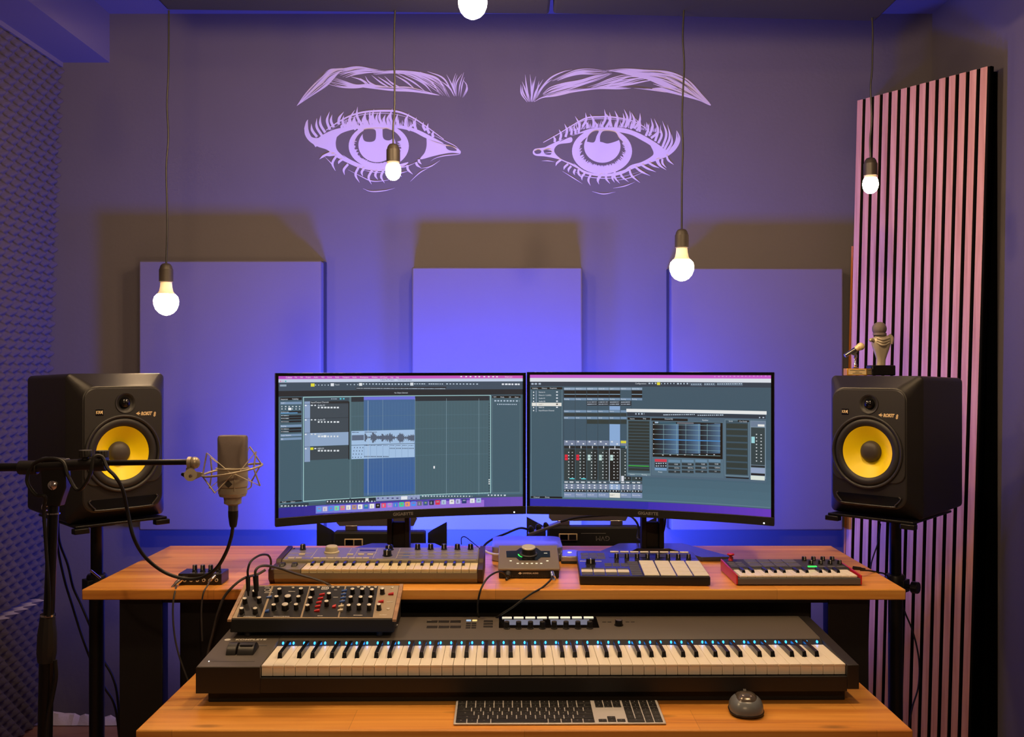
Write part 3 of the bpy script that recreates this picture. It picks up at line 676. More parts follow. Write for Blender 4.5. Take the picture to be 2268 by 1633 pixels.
stand(SL[0], SL[1], zl, math.radians(46), 'black stand under the left loudspeaker, with silver locking pin', False, .80)
stand(SR[0], SR[1], zr, math.radians(-46), 'black stand under the right loudspeaker, with round side knob', True, .775)

# trophies
def on_right(lx, ly): return (SR[0]+lx*.695+ly*.72, SR[1]-lx*.72+ly*.695, zr+.3945)
p = on_right(-.098, -.05)
t = Thing('trophy', 'gold trophy plaque with small tilted chrome microphone, on right loudspeaker', 'trophy', p, group='trophies on the right loudspeaker')
b = MB().box(-.030, .030, -.016, .016, 0, .0205); b.build('base', 'gold', t, bevel=.001)
MB().box(-.026, .026, -.0165, -.016, .003, .018).build('plaque', 'gold_print', t, smooth=False)
for k, (w, z) in enumerate(((.022, .0145), (.006, .010), (.014, .006))): MB().box(-w, w, -.0170, -.0164, z, z+.0012).build('engraved_line', 'panel_black', t, smooth=False)
MB().lathe([(.009, .0205), (.009, .023), (.004, .025), (.0055, .031), (.0035, .035), (.0035, .05), (.005, .052), (.005, .060), (.002, .064)], seg=20).build('stem', 'chrome', t)
MB().prism([(-.012, .062), (-.002, .058), (.006, .070), (.004, .080)], -.003, .003, Matrix.Rotation(PI/2, 4, 'X')).build('cradle', 'steel', t)
MB().cyl((-.031, 0, .058), (.0, 0, .077), .0058, .0070).build('microphone_handle', 'chrome', t)
hb = MB().cyl((.0, 0, .077), (.008, 0, .0815), .0068, .010); hb.sphere((.0155, 0, .0855), .0115); hb.build('microphone_head', 'gold_print', t, angle=60)
p = on_right(-.03, -.03)
t = Thing('trophy', 'silver trophy shaped like a fist holding a microphone head, black base', 'trophy', p, group='trophies on the right loudspeaker')
MB().box(-.0345, .0345, -.024, .024, 0, .030).build('base', 'black_gloss', t, bevel=.003)
b = MB()
S = [(.030, 0, 0, .013, .010, .01), (.045, .001, 0, .0125, .010, .01), (.060, .001, 0, .017, .012, .012), (.078, .001, 0, .023, .015, .014), (.092, .001, 0, .027, .017, .016), (.104, .002, 0, .028, .016, .015), (.112, .003, 0, .024, .013, .012), (.117, .003, 0, .015, .009, .009)]
b.loft([(z, cx, cz, hw, hh, r) for z, cx, cz, hw, hh, r in S], Matrix.Rotation(PI/2, 4, 'X'))
b.tube([(-.018, -.006, .098), (-.030, -.010, .104), (-.036, -.010, .101)], .0052)      # thumb side
for k in range(3): b.tube([(-.016, -.014, .109-k*.007), (.0, -.020, .104-k*.008), (.019, -.013, .109-k*.007)], .0036)
b.tube([(.022, -.004, .118), (.030, -.005, .108), (.028, -.004, .092)], .006)
b.build('hand', 'satin_nickel', t, angle=60)
h = MB().sphere((-.004, 0, .136), .0205); h.lathe([(.0185, -.010), (.0195, -.006), (.0185, -.003)], Matrix.Translation((-.003, 0, .127)), 24, cap=False)
h.build('microphone_head', 'mic_grille', t, angle=60)

# ================================================================ computer screens
NG = 48     # the screen is made of 48 flat facets, everything shown on it is cut at their edges
def ui_mesh(curve, items):
    b = MB(); cols = []
    def cv(u, v):
        g = min(max(int(math.floor(u*NG+1e-9)), 0), NG-1); t = u*NG-g; p, q = curve(g/NG, v), curve((g+1)/NG, v)
        return tuple(lerp(p[i], q[i], t) for i in range(3))
    its = sorted(items, key=lambda q: q[5]); assert len(its) < 1850
    for k, (u0, v0, u1, v1, c, lay) in enumerate(its):
        u0 = max(u0, 0); u1 = min(u1, 1)
        cuts = [u0]+[g/NG for g in range(NG+1) if u0+1e-6 < g/NG < u1-1e-6]+[u1]; y = -.0000016*k
        for a, e in zip(cuts[:-1], cuts[1:]):
            m = (a+e)/2; g = min(int(m*NG), NG-1)
            def cf(u, v): p, q = curve(g/NG, v), curve((g+1)/NG, v); t = u*NG-g; return [lerp(p[i], q[i], t) for i in range(3)]
            q = [cf(a, v1), cf(e, v1), cf(e, v0), cf(a, v0)]
            b.add([(p[0], p[1]+y, p[2]) for p in q], [(0, 1, 2, 3)]); cols.append(c)
    return b, cols
def monitor(label, xl, dl, xr, dr, ztop, zbot, items, texts, neck, led_u, seed):
    cx, cy = (xl+xr)/2, (dl+dr)/2; rz = math.atan2(dr-dl, xr-xl); wdt = math.hypot(xr-xl, dr-dl)
    t = Thing('computer_monitor', label, 'computer monitor', (cx, cy, DT), rz, group='pair of curved black computer screens')
    hw = wdt/2; zt = ztop-DT; zb = zbot-DT; sag = .040
    def crv(x): return sag*(1-(x/hw)**2)     # middle further away
    n = 24; xs = [lerp(-hw, hw, i/n) for i in range(n+1)]
    def slab(x0, x1, za, zc, ya, yb, nm, m, bev=0):
        b = MB(); k = max(1, int(n*(x1-x0)/(2*hw))); vs = []; fs = []
        for i in range(k+1):
            x = lerp(x0, x1, i/k); c = crv(x); vs += [(x, c+ya, za), (x, c+yb, za), (x, c+yb, zc), (x, c+ya, zc)]
        for i in range(k):
            for j in range(4): fs.append((i*4+j, i*4+(j+1) % 4, i*4+4+(j+1) % 4, i*4+4+j))
        fs += [(3, 2, 1, 0), (k*4, k*4+1, k*4+2, k*4+3)]
        b.add(vs, fs); return b.build(nm, m, t, bevel=bev)
    bb = .0225; sb = .008; tb = .008
    slab(-hw, hw, zb, zt, .004, .022, 'housing', 'black_plastic', .001)
    slab(-hw, hw, zb, zb+bb, -.003, .0045, 'bottom_bezel', 'black_plastic', .0008)
    slab(-hw, hw, zt-tb, zt, -.001, .0045, 'top_bezel', 'black_gloss', .0005)
    slab(-hw, -hw+sb, zb+bb, zt-tb, -.001, .0045, 'side_bezel', 'black_gloss'); slab(hw-sb, hw, zb+bb, zt-tb, -.001, .0045, 'side_bezel', 'black_gloss')
    def curve(u, v):
        x = lerp(-hw+sb, hw-sb, u); return (x, crv(x)+.0030, lerp(zt-tb, zb+bb, v))
    b, cols = ui_mesh(curve, items)
    for (s, u, v, hgt, c) in texts:          # words on the screen, left aligned at u
        vs, fs = textmesh(s, hgt, sx=.9); x0 = min(q[0] for q in vs)
        base = curve(u, v); m = len(b.v)
        vv = []
        for q in vs:
            x = base[0]+q[0]-x0; vv.append((x, crv(x)+.0030-.0032, base[2]+q[1]))
        b.add(vv, fs); cols += [c]*len(fs)
    b.build('lit_screen', 'display', t, smooth=False, colors=cols)
    # back shell, neck, foot
    nl = t.L((neck[0], neck[1], DT))
    b = MB(); b.loft([(sag+.015, 0, (zt+zb)/2, .12, .11, .02), (sag+.05, 0, (zt+zb)/2, .08, .08, .02)]); b.build('back_shell', 'black_plastic', t)
    kz = .02
    R = Matrix.Translation((nl.x, nl.y, 0)) @ Matrix.Rotation(-rz, 4, 'Z')
    b = MB(); b.box(-.0325, -.0185, -.02, .02, kz*0+.012, .30, R); b.box(.0185, .0325, -.02, .02, .012, .30, R); b.box(-.0185, .0185, -.006, .02, .012, .085, R); b.box(-.0185, .0185, -.006, .02, .118, .30, R)
    b.build('neck', 'black_matte', t, bevel=.002)
    MB().cyl(R @ Vector((-.0, .0, .27)), (0, sag+.045, .27), .03, seg=20).build('tilt_joint', 'black_plastic', t)
    P = [(-.090, .065), (.10, .065), (.205, -.146), (.115, -.153), (.045, -.022), (-.045, -.022), (-.115, -.153), (-.205, -.146)]
    MB().prism(P[::-1], .0, .012, R).build('foot', 'foot_metal', t, bevel=.002)
    c0 = crv(0)
    text('maker_letters', 'GIGABYTE', .0118, Matrix.Translation((0, c0-.0036, zb+bb*.52)) @ Matrix.Rotation(PI/2, 4, 'X'), 'grey_print', t, bold=.0003, spacing=1.05)
    x = led_u; MB().sphere((x, crv(x)-.0035, zb+.006), .0022).build('power_light', 'white_light', t)
    return t

def lin(c): return s2l(c)
# --- what is on the left screen
def mapL(x, y):
    s = (x-62)/2024.0; top = 130-15*s; bot = 1305-142*s+42*s*s
    u = s*.917/(1-s*(1-.917)); return u, (y-top)/(bot-top)
def mapR(x, y):
    s = (x-86)/1996.0; top = 118+27*s; bot = 1200+32*s+66*s*s
    u = s/(.922+s*(1-.922)); return u, (y-top)/(bot-top)
class UI:
    def __init__(s, m): s.m = m; s.i = []; s.t = []
    def r(s, x0, y0, x1, y1, c, lay=1):     # y given at the left end
        u0, v0 = s.m(x0, y0); _, v1 = s.m(x0, y1); u1, _ = s.m(x1, y0)
        s.i.append((u0, v0, u1, v1, lin(c), lay))
    def dash(s, x0, x1, y, c, h=7, step=26, fill=.6, lay=2):
        x = x0; k = 0
        while x < x1:
            w = step*fill*random.uniform(.7, 1.2); s.r(x, y-h/2, min(x+w, x1), y+h/2, c, lay); x += step; k += 1
    def txt(s, w, x, y, h, c=(215, 225, 235)): u, v = s.m(x, y); s.t.append((w, u, v, h, lin(c)))
BG = (64, 92, 108); BG2 = (52, 74, 90); DK = (14, 18, 24); LT_ = (188, 206, 224)
A = UI(mapL)
A.i.append((0, 0, 1, 1, lin((44, 38, 150)), 0))
for k in range(20): A.i.append((k/20, .90, (k+1)/20, 1, lin((int(44+70*k/20), int(38+45*k/20), int(150+40*k/20))), .3))
for k in range(16): A.i.append((k/16, 0, (k+1)/16, .022, lin((int(190+25*k/16), int(80+12*k/16), int(200-10*k/16))), 1))
A.i.append((0, .022, 1, .045, lin((200, 214, 240)), 1))
A.i.append((0, .045, 1, .93, lin(BG), .5)); A.i.append((0, .045, 1, .105, lin((58, 78, 98)), .8)); A.i.append((0, .105, 1, .145, lin((26, 36, 46)), .8))
for k in range(6): A.i.append((0, .55+.06*k, 1, .55+.06*(k+1), lin((64+2*k, 94+3*k, 112+3*k)), .6))
A.txt('Cubase', 125, 141, .0062, (250, 240, 250))
for w, x in (('File', 200), ('Edit', 248), ('Project', 295), ('Audio', 363), ('MIDI', 425), ('Scores', 478), ('Media', 545), ('Transport', 607), ('Studio', 692), ('Workspaces', 755), ('Window', 855), ('VST Cloud', 925), ('Hub', 1015), ('Help', 1060)): A.txt(w, x, 140-(x/300), .0052, (245, 235, 245))
A.txt('Cubase Pro Project', 928, 158, .0055, (50, 60, 110)); A.txt('home studio project', 1075, 157, .0055, (90, 90, 120))
for x in (1595, 1635, 1670, 1710, 1740, 1780, 1815, 1850, 1880): A.r(x, 122, x+14, 132, (250, 235, 250), 2)
A.txt('Wed 5. Jun', 1945, 128, .0052, (250, 235, 250))
for x, c in ((75, (215, 130, 170)), (95, (200, 190, 210)), (118, (60, 180, 180))): A.r(x, 168, x+12, 178, c, 2)
A.r(338, 190, 370, 216, (232, 226, 60), 2); A.r(508, 188, 536, 212, (230, 235, 245), 2); A.r(750, 185, 776, 208, (235, 240, 245), 2); A.r(1182, 180, 1208, 204, (225, 232, 240), 2)
A.txt('Touch', 542, 200, .0055)
A.dash(375, 500, 203, LT_, 9, 27, .35); A.dash(645, 745, 198, LT_, 9, 30, .35); A.dash(782, 1170, 193, LT_, 11, 27, .45); A.dash(1215, 1310, 190, LT_, 8, 20, .7)
A.dash(1335, 1460, 190, LT_, 8, 18, .75); A.dash(1480, 1740, 189, LT_, 9, 27, .5); A.dash(1925, 2075, 189, (230, 235, 245), 13, 25, .7)
A.r(725, 220, 1480, 240, (30, 40, 54), 1.5); A.dash(730, 1475, 229, LT_, 6, 12, .7)
A.r(75, 200, 130, 216, (150, 170, 190), 1.2); A.txt('No Object Selected', 1048, 266, .0052)
# inspector
A.r(70, 310, 262, 1180, (88, 116, 134), .9); A.r(74, 316, 258, 1176, (66, 96, 112), 1)
A.r(76, 308, 262, 330, DK, 1.4); A.txt('Inspector', 82, 322, .0056); A.txt('Visibility', 178, 320, .0056)
for y in (345, 535, 612, 642): A.r(80, y, 260, y+20, (122, 152, 186), 1.6)
for y, w in ((352, 'Lead 1'), (545, 'Routing'), (622, 'Track Versions'), (652, 'EQ')): A.txt(w, 84, y, .0048, (235, 240, 250))
for y in (382, 402): A.dash(88, 256, y, (220, 230, 240), 9, 30, .35)
A.r(146, 392, 172, 412, (240, 245, 250), 2.2)
for y in (430, 465, 485, 508, 568, 590): A.r(82, y-8, 258, y+8, (20, 28, 38), 1.6)
A.r(82, 434, 225, 440, (110, 180, 240), 2.2)
for y in (428, 458, 480, 508, 568, 590): A.dash(86, 150, y, (205, 218, 230), 6, 12, .7)
# project window
A.r(273, 302, 1839, 1172, (180, 226, 228), 1.1); A.r(278, 307, 1834, 1166, (70, 100, 112), 1.3)
A.r(284, 312, 665, 340, (56, 76, 92), 1.6); A.dash(512, 560, 318, LT_, 7, 14, .6, 2.2); A.r(585, 311, 600, 323, (90, 200, 220), 2.3); A.r(612, 311, 626, 322, (90, 200, 220), 2.3)
A.r(284, 340, 332, 842, (140, 164, 200), 1.6); A.r(332, 340, 662, 700, (60, 74, 86), 1.6); A.r(332, 340, 662, 358, (28, 36, 44), 1.8)
A.txt('Input/Output Channels', 338, 348, .0058)
for y in (361, 480, 600, 716): A.r(284, y, 662, y+2.5, (30, 40, 50), 2)
A.r(332, 602, 662, 712, (146, 172, 206), 1.9); A.r(332, 718, 662, 828, (58, 72, 82), 1.9)
for y, w in ((372, 'Audio 01'), (492, 'Audio 02'), (612, 'Lead 1'), (731, 'MIDI 01')):
    A.txt(w, 396, y, .0060); A.dash(338, 385, y, (220, 228, 236), 10, 30, .55, 2.2); A.dash(398, 585, y+18, (225, 232, 238), 13, 27, .62, 2.2); A.r(288, y-4, 302, y+6, (240, 245, 250), 2.2)
A.r(334, 722, 360, 742, (228, 228, 50), 2.6); A.r(448, 620, 470, 638, (240, 245, 250), 2.6)
A.r(660, 340, 668, 822, DK, 2.1); A.r(668, 300, 682, 1150, (88, 118, 130), 2)
A.r(684, 300, 1826, 342, (32, 44, 56), 1.8); A.r(790, 300, 1222, 326, (112, 116, 226), 2.2); A.r(790, 326, 1222, 1128, (66, 106, 152), 1.8)
for k in range(8): A.r(790, 700+50*k, 1222, 752+50*k, (int(66-2*k), int(104-1*k), int(154+1*k)), 1.85)
for k in range(44):
    x = 690+k*26; A.r(x, 344, x+1.6, 1130, (80, 112, 128) if not (790 < x < 1220) else (86, 124, 166), 2)
for x in (950, 1222, 1480, 1742): A.r(x, 310, x+2, 1120, (140, 170, 186), 2.1)
for y in (462, 578, 695, 805): A.r(684, y, 1822, y+2, (92, 124, 140), 2)
A.r(684, 586, 1218, 820, (168, 200, 236), 2.3); A.r(684, 702, 1218, 706, (60, 80, 100), 2.6); A.r(688, 620, 790, 664, (92, 108, 134), 2.6)
rw = random.Random(11)
x = 796; ph = 0
while x < 1214:
    a = 26+20*math.sin(x*.07)*math.sin(x*.013)+rw.uniform(-14, 8); a = max(5, a)
    A.r(x, 637-a*.9+(x-796)*.008, x+4.2, 637+a+(x-796)*.008, (86, 100, 122), 2.7); x += 4
A.dash(690, 750, 597, (60, 70, 100), 6, 10, .7, 2.8); A.dash(798, 900, 594, (60, 70, 100), 6, 10, .7, 2.8)
for k in range(8):
    x = 792+k*53; A.r(x, 704, x+2, 808, (120, 150, 190), 2.6); A.dash(x+4, x+44, 705, (60, 70, 100), 5, 9, .7, 2.8)
    for j in range(4):
        if k < 4: A.r(x+4+j*12, 793, x+10+j*12, 803, (40, 50, 70), 2.8)
        else: A.r(x+6+j*12, 724, x+11+j*12, 734, (40, 50, 70), 2.8)
for k in range(4):
    for j in range(4): A.r(692+k*24+j*5, 800-j*27, 698+k*24+j*5, 808-j*27, (40, 50, 70), 2.8)
A.r(825, 330, 827.5, 1118, (190, 205, 220), 2.9)
for y in range(350, 1100, 22): A.r(1822, y, 1829, y+8, (40, 60, 72), 2.2)
for y in (985, 1002, 1018): A.r(1820, y, 1830, y+8, (245, 250, 250), 2.4)
# right strip, transport, dock
A.r(1848, 302, 2068, 1100, (92, 120, 132), .9); A.r(1852, 308, 2064, 1094, (64, 94, 110), 1.1); A.r(1850, 286, 2070, 306, DK, 1.4)
for w, x in (('VSTi', 1856), ('Media', 1912), ('CR', 1978), ('Meter', 2024)): A.txt(w, x, 297, .0050)
A.dash(1866, 2060, 328, LT_, 11, 24, .6); A.dash(1888, 2040, 357, LT_, 8, 16, .6)
A.r(470, 1160, 890, 1190, (36, 50, 66), 1.7); A.dash(476, 885, 1172, (220, 228, 236), 12, 27, .38)
A.r(895, 1135, 1262, 1170, (150, 164, 205), 1.8); A.dash(905, 1255, 1146, (70, 70, 130), 10, 40, .4, 2.2); A.r(1105, 1130, 1158, 1158, (236, 240, 248), 2.4); A.r(804, 1146, 830, 1170, (236, 240, 248), 2.4)
A.dash(1280, 1690, 1128, (210, 220, 230), 10, 24, .45, 2.2); A.dash(1815, 1960, 1118, (210, 220, 230), 12, 25, .5, 2.2)
A.r(78, 1195, 320, 1215, (40, 56, 72), 1.7); A.dash(82, 318, 1206, (210, 220, 230), 10, 30, .5, 2.2); A.r(75, 1170, 262, 1180, DK, 1.6); A.txt('Track', 92, 1174, .0052); A.txt('Editor', 168, 1172, .0052)
for k in range(18):
    x = 380+k*78; A.r(x, 1208-3*k*.95, x+79, 1272-3.1*k*.95, (int(120+40*k/18), int(130-20*k/18), int(225-5*k/18)), 2)
dock = [(90, 170, 240), (214, 206, 226), (70, 150, 240), (110, 220, 190), (220, 120, 150), (240, 236, 236), (190, 150, 120), (250, 246, 246), (40, 120, 190), (248, 246, 240), (16, 16, 22), (246, 80, 120), (190, 130, 230), (70, 130, 230), (60, 215, 160), (250, 160, 90), (70, 150, 250), (110, 110, 130), (60, 90, 150), (30, 40, 70), (225, 50, 80), (180, 200, 230), (240, 240, 240), (190, 190, 240), (40, 60, 120), (235, 235, 245), (170, 200, 235)]
x = 390
for k, c in enumerate(dock):
    if k in (22, 25): x += 16
    y = 1218-(x-390)*.056; A.r(x, y, x+38, y+38, c, 2.4)
    c2 = tuple(int((v+255)/2) if v < 140 else int(v*.72) for v in c); q = (k*7) % 4; A.r(x+8+q*2, y+8+q, x+(30, 22, 27, 20)[q], y+(18, 30, 22, 31)[q], c2, 2.7); x += 50
A.r(1374, 876, 1386, 897, (245, 245, 248), 3)
ML = monitor('curved black computer screen at left showing an audio timeline', -.619, 2.54, .0395, 2.77, 1.378, .975, A.i, A.t, (-.331, 2.842), .315, 1)

B = UI(mapR)
B.i.append((0, 0, 1, 1, lin((44, 42, 170)), 0))
for k in range(16): B.i.append((.5+k/32, .90, .5+(k+1)/32, 1, lin((int(60+50*k/16), int(44+12*k/16), int(180+14*k/16))), .3))
for k in range(16): B.i.append((k/16, 0, (k+1)/16, .024, lin((int(200+8*k/16), int(92), int(206))), 1))
B.i.append((0, .024, 1, .052, lin((226, 232, 242)), 1)); B.i.append((0, .052, 1, .945, lin((60, 88, 106)), .5)); B.i.append((0, .052, 1, .087, lin((44, 60, 78)), .8))
for k in range(6): B.i.append((0, .6+.057*k, 1, .6+.057*(k+1), lin((66+2*k, 96+3*k, 114+3*k)), .6))
B.dash(1600, 2070, 150, (225, 160, 225), 8, 33, .35)
for x in (96, 122, 152): B.r(x, 186, x+18, 200, (170, 186, 204), 2)
B.txt('Configurations', 936, 200, .0058); B.r(1116, 192, 1142, 214, (232, 222, 60), 2); B.dash(1045, 1110, 200, LT_, 11, 27, .5); B.dash(1150, 1270, 203, LT_, 9, 26, .35); B.dash(1285, 1395, 205, LT_, 11, 27, .5)
for x0, x1 in ((1400, 1498), (1512, 1610), (1622, 1842)): B.r(x0, 200, x1, 224, (84, 104, 124), 1.5); B.dash(x0+6, x1-6, 211, LT_, 8, 18, .6)
B.r(92, 222, 338, 1134, (104, 134, 148), .9); B.r(96, 228, 334, 1120, (62, 92, 108), 1.1); B.r(92, 220, 338, 238, DK, 1.4); B.r(92, 1120, 338, 1134, DK, 1.4)
for w, x in (('Visibility', 104), ('History', 180), ('Snapshots', 242)): B.txt(w, x, 230, .0054)
for w, x in (('Channel', 116), ('Zones', 204)): B.txt(w, x, 1127, .0056)
B.r(100, 348, 332, 376, (236, 234, 226), 2)
for k, w in enumerate(('Stereo In', 'Mono In 1 (UAD)', 'Audio 01', 'Audio 02', 'Lead 1', 'MIDI 01', 'Input/Output Channel')):
    y = 262+k*25.2; B.txt(w, 156, y, .0054, (225, 232, 240) if k != 4 else (90, 90, 90)); B.r(110, y-5, 118, y+5, (235, 240, 245), 2.5)
    if k < 6: B.r(290, y-5, 304, y+5, (225, 232, 240) if k != 4 else (60, 60, 60), 2.5)
B.r(132, 250, 136, 425, (160, 175, 200), 2.4)
names = ['Stereo In', 'Mono In 1', 'Audio 01', 'Audio 02', 'Lead 1', 'MIDI 01', 'Stereo Out']
for k in range(7):
    x = 352+k*92; y = 3*k*.35; hot = (k == 4)
    B.r(x, 226+y, x+88, 246+y, (140, 164, 190), 1.6); B.txt(names[k], x+4, 236+y, .0050)
    if k != 5:
        B.r(x, 250+y, x+88, 278+y, (16, 22, 30), 1.6); B.r(x, 284+y, x+88, 308+y, (16, 22, 30), 1.6); B.r(x, 280+y, x+88, 284+y, (150, 190, 220), 1.8)
    for yy, w in ((312, 'Routing'), (412, 'Inserts'), (466, 'Sends')): B.r(x, yy+y, x+88, yy+18+y, (118, 148, 180), 1.6); (B.txt(w, x+4, yy+9+y, .0050) if k < 5 or yy < 400 else None)
    if k in (2, 3, 4, 5):
        B.r(x, 336+y, x+88, 374+y, (28, 38, 50), 1.6); B.dash(x+4, x+80, 346+y, LT_, 7, 12, .7); B.dash(x+4, x+80, 363+y, LT_, 7, 12, .7)
    B.r(x, 436+y, x+88, 462+y, (44, 58, 62), 1.6)
    if k >= 2: B.r(x, 490+y, x+88, 524+y, (44, 58, 58), 1.6)
    if hot: B.r(x, 378+y, x+88, 410+y, (138, 172, 216), 1.7); B.r(x, 526+y, x+88, 660+y, (140, 176, 222), 1.7)
    B.r(x-4, 240+y, x-1.5, 700+y, (40, 58, 70), 1.7)
    B.r(x, 660+y, x+88, 702+y, (118, 132, 160) if not hot else (150, 176, 214), 1.6); B.r(x+14, 666+y, x+28, 676+y, (235, 240, 245), 2.2); B.r(x+58, 684+y, x+70, 694+y, (235, 240, 245), 2.2)
    B.r(x, 706+y, x+88, 728+y, (30, 38, 44), 1.6); B.r(x+42, 706+y, x+48, 726+y, (235, 240, 245), 2)
    B.r(x, 732+y, x+88, 990+y, (48, 64, 68), 1.6); B.r(x+48, 734+y, x+88, 980+y, (30, 40, 44), 1.8)
    if hot: B.r(x-2, 726+y, x+90, 732+y, (210, 220, 235), 2.4); B.r(x-2, 732+y, x+2, 996+y, (210, 220, 235), 2.4); B.r(x+86, 732+y, x+90, 996+y, (210, 220, 235), 2.4); B.r(x+4, 734+y, x+86, 990+y, (20, 26, 30), 1.9)
    for j in range(9):
        yy = 760+j*26+y; B.r(x+34, yy-4, x+42, yy+4, (220, 228, 232), 2.2); B.r(x+62, yy-3, x+72, yy+3, (190, 200, 206), 2.2)
    if k < 5: B.r(x+7, 778+y, x+30, 824+y, (226, 40, 66) if k < 2 else (196, 226, 222), 2.6); B.r(x+9, 799+y, x+28, 803+y, (120, 20, 40) if k < 2 else (80, 120, 120), 2.8)
    if k == 5: B.r(x+6, 950+y, x+28, 994+y, (226, 230, 240), 2.6); B.r(x+2, 662+y, x+46, 682+y, (222, 214, 60), 2.6); B.r(x+2, 706+y, x+44, 720+y, (40, 90, 110), 2)
    if k in (0, 1): B.r(x+46, 972+y, x+84, 980+y, (90, 220, 230), 2.4)
    B.r(x, 994+y, x+88, 1014+y, (70, 84, 98), 1.6); B.dash(x+4, x+84, 1004+y, (225, 232, 238), 9, 40, .7)
    B.r(x, 1018+y, x+88, 1062+y, (120, 134, 160) if not hot else (150, 176, 214), 1.6)
    for a in (14, 56):
        for c in (1030, 1050): B.r(x+a, c-5+y, x+a+13, c+5+y, (232, 238, 245), 2.2)
    B.r(x, 1066+y, x+88, 1084+y, (30, 38, 48), 1.6); B.dash(x+4, x+80, 1074+y, (225, 232, 238), 8, 24, .4)
    B.r(x, 1088+y, x+88, 1128+y, (130, 150, 186) if not hot else (236, 236, 228), 1.8); B.txt(names[k], x+6, 1106+y, .0056, (225, 230, 240) if not hot else (90, 90, 90))
B.r(346, 1130, 2074, 1136, (96, 130, 146), 1.2)
# the channel window on top
def RR(x0, y0, x1, y1, c, lay): B.r(x0, y0, x1, y1, c, lay)
RR(862, 430, 2040, 960, (78, 104, 124), 3); RR(860, 406, 2044, 432, (238, 240, 240), 3.4)
RR(866, 436, 2036, 466, (40, 54, 70), 3.2); B.dash(935, 1010, 448, LT_, 12, 24, .55, 3.6); B.dash(1170, 1440, 458, LT_, 8, 16, .7, 3.6); B.dash(1460, 1680, 464, LT_, 8, 17, .7, 3.6); B.dash(1980, 2035, 487, LT_, 9, 30, .5, 3.6)
RR(868, 476, 1062, 948, (110, 138, 150), 3.2); RR(873, 498, 1058, 930, (62, 88, 102), 3.3)
for k in range(16): RR(878, 506+k*25.6, 1052, 526+k*25.6, (40, 52, 52), 3.5)
RR(878, 868, 1050, 875, (60, 190, 80), 3.9); RR(870, 476, 1060, 496, DK, 3.35)
for w, x, y in (('Inserts', 893, 487), ('Strip', 1000, 487), ('Inserts', 893, 943), ('Routing', 990, 946), ('Channel EQ', 1182, 492), ('Equalizer', 1500, 504), ('Sends', 1725, 514), ('Cue Sends', 1815, 518)): B.txt(w, x, y, .0052)
RR(1070, 484, 1376, 504, DK, 3.35); RR(1072, 504, 1682, 950, (84, 112, 130), 3.2); RR(1080, 512, 1672, 800, (10, 12, 16), 3.4)
RR(1098, 514, 1128, 526, (170, 196, 220), 3.6); RR(1132, 516, 1278, 530, (60, 100, 120), 3.6); RR(1286, 520, 1426, 532, (110, 112, 120), 3.6); RR(1602, 532, 1652, 546, (150, 180, 210), 3.6)
for k in range(36):
    x = 1100+k*15.3; q = (k*15.3 % 186)/186; c = int(20+90*q); 
    RR(x, 534, x+15.4, 776, (int(18+70*q), int(26+100*q), int(34+130*q)), 3.6)
for j in range(7): RR(1094, 534+j*40, 1654, 537+j*40, (130, 170, 180), 3.8); RR(1084, 532+j*40, 1092, 538+j*40, (220, 225, 230), 3.8)
for x in (1170, 1282, 1358, 1468, 1540): RR(x, 534, x+3, 776, (130, 170, 180), 3.8)
RR(1090, 654, 1652, 661, (70, 150, 220), 4)
for j in range(8): RR(1160+j*62, 783, 1172+j*62, 789, (220, 225, 230), 3.8)
RR(1098, 818, 1198, 840, (216, 56, 78), 3.8); RR(1098, 845, 1198, 886, (22, 30, 40), 3.7); RR(1098, 888, 1198, 910, (120, 160, 200), 3.7); B.dash(1105, 1195, 855, LT_, 8, 20, .6, 4); B.dash(1105, 1195, 875, LT_, 8, 20, .6, 4); B.txt('Preset', 1128, 924, .005)
for j in range(4):
    x = 1212+j*114; RR(x, 824, x+100, 845, (106, 142, 170), 3.8)
    for k in range(3): RR(x, 852+k*30, x+100, 872+k*30, (42, 54, 60), 3.7); B.txt(('0.0dB', ('100.0Hz', '800.0Hz', '2000Hz', '12000Hz')[j], '1.0')[k], x+52, 862+k*30, .0048)
RR(1690, 500, 1896, 960, (104, 132, 148), 3.2); RR(1696, 506, 1890, 950, (58, 84, 100), 3.3); RR(1800, 506, 1896, 520, DK, 3.5)
for k in range(8): RR(1704, 532+k*53, 1882, 572+k*53, (44, 58, 58), 3.5)
RR(1700, 976-10, 1894, 986-10, DK, 3.5)
RR(1906, 512, 2036, 980, (128, 152, 170), 3.2); RR(1910, 516, 2032, 560, (110, 130, 156), 3.4); RR(1970, 542, 2026, 560, (236, 238, 236), 3.8); RR(1912, 566, 2030, 870, (48, 66, 72), 3.4); RR(1916, 642, 1944, 694, (160, 222, 230), 3.9)
for j in range(9): RR(1954, 620+j*27, 1964, 628+j*27, (220, 228, 232), 3.7); RR(1992, 624+j*27, 2004, 632+j*27, (200, 208, 214), 3.7)
RR(1912, 874, 2030, 890, (30, 40, 48), 3.6); RR(1912, 894, 2030, 935, (150, 168, 200), 3.6); RR(1912, 938, 2030, 955, (24, 30, 40), 3.6); RR(1910, 958, 2028, 992, (226, 236, 226), 3.7)
MR = monitor('curved black computer screen at right showing a mixer window', .0425, 2.77, .690, 2.555, 1.380, .975, B.i, B.t, (.41, 2.842), .315, 2)
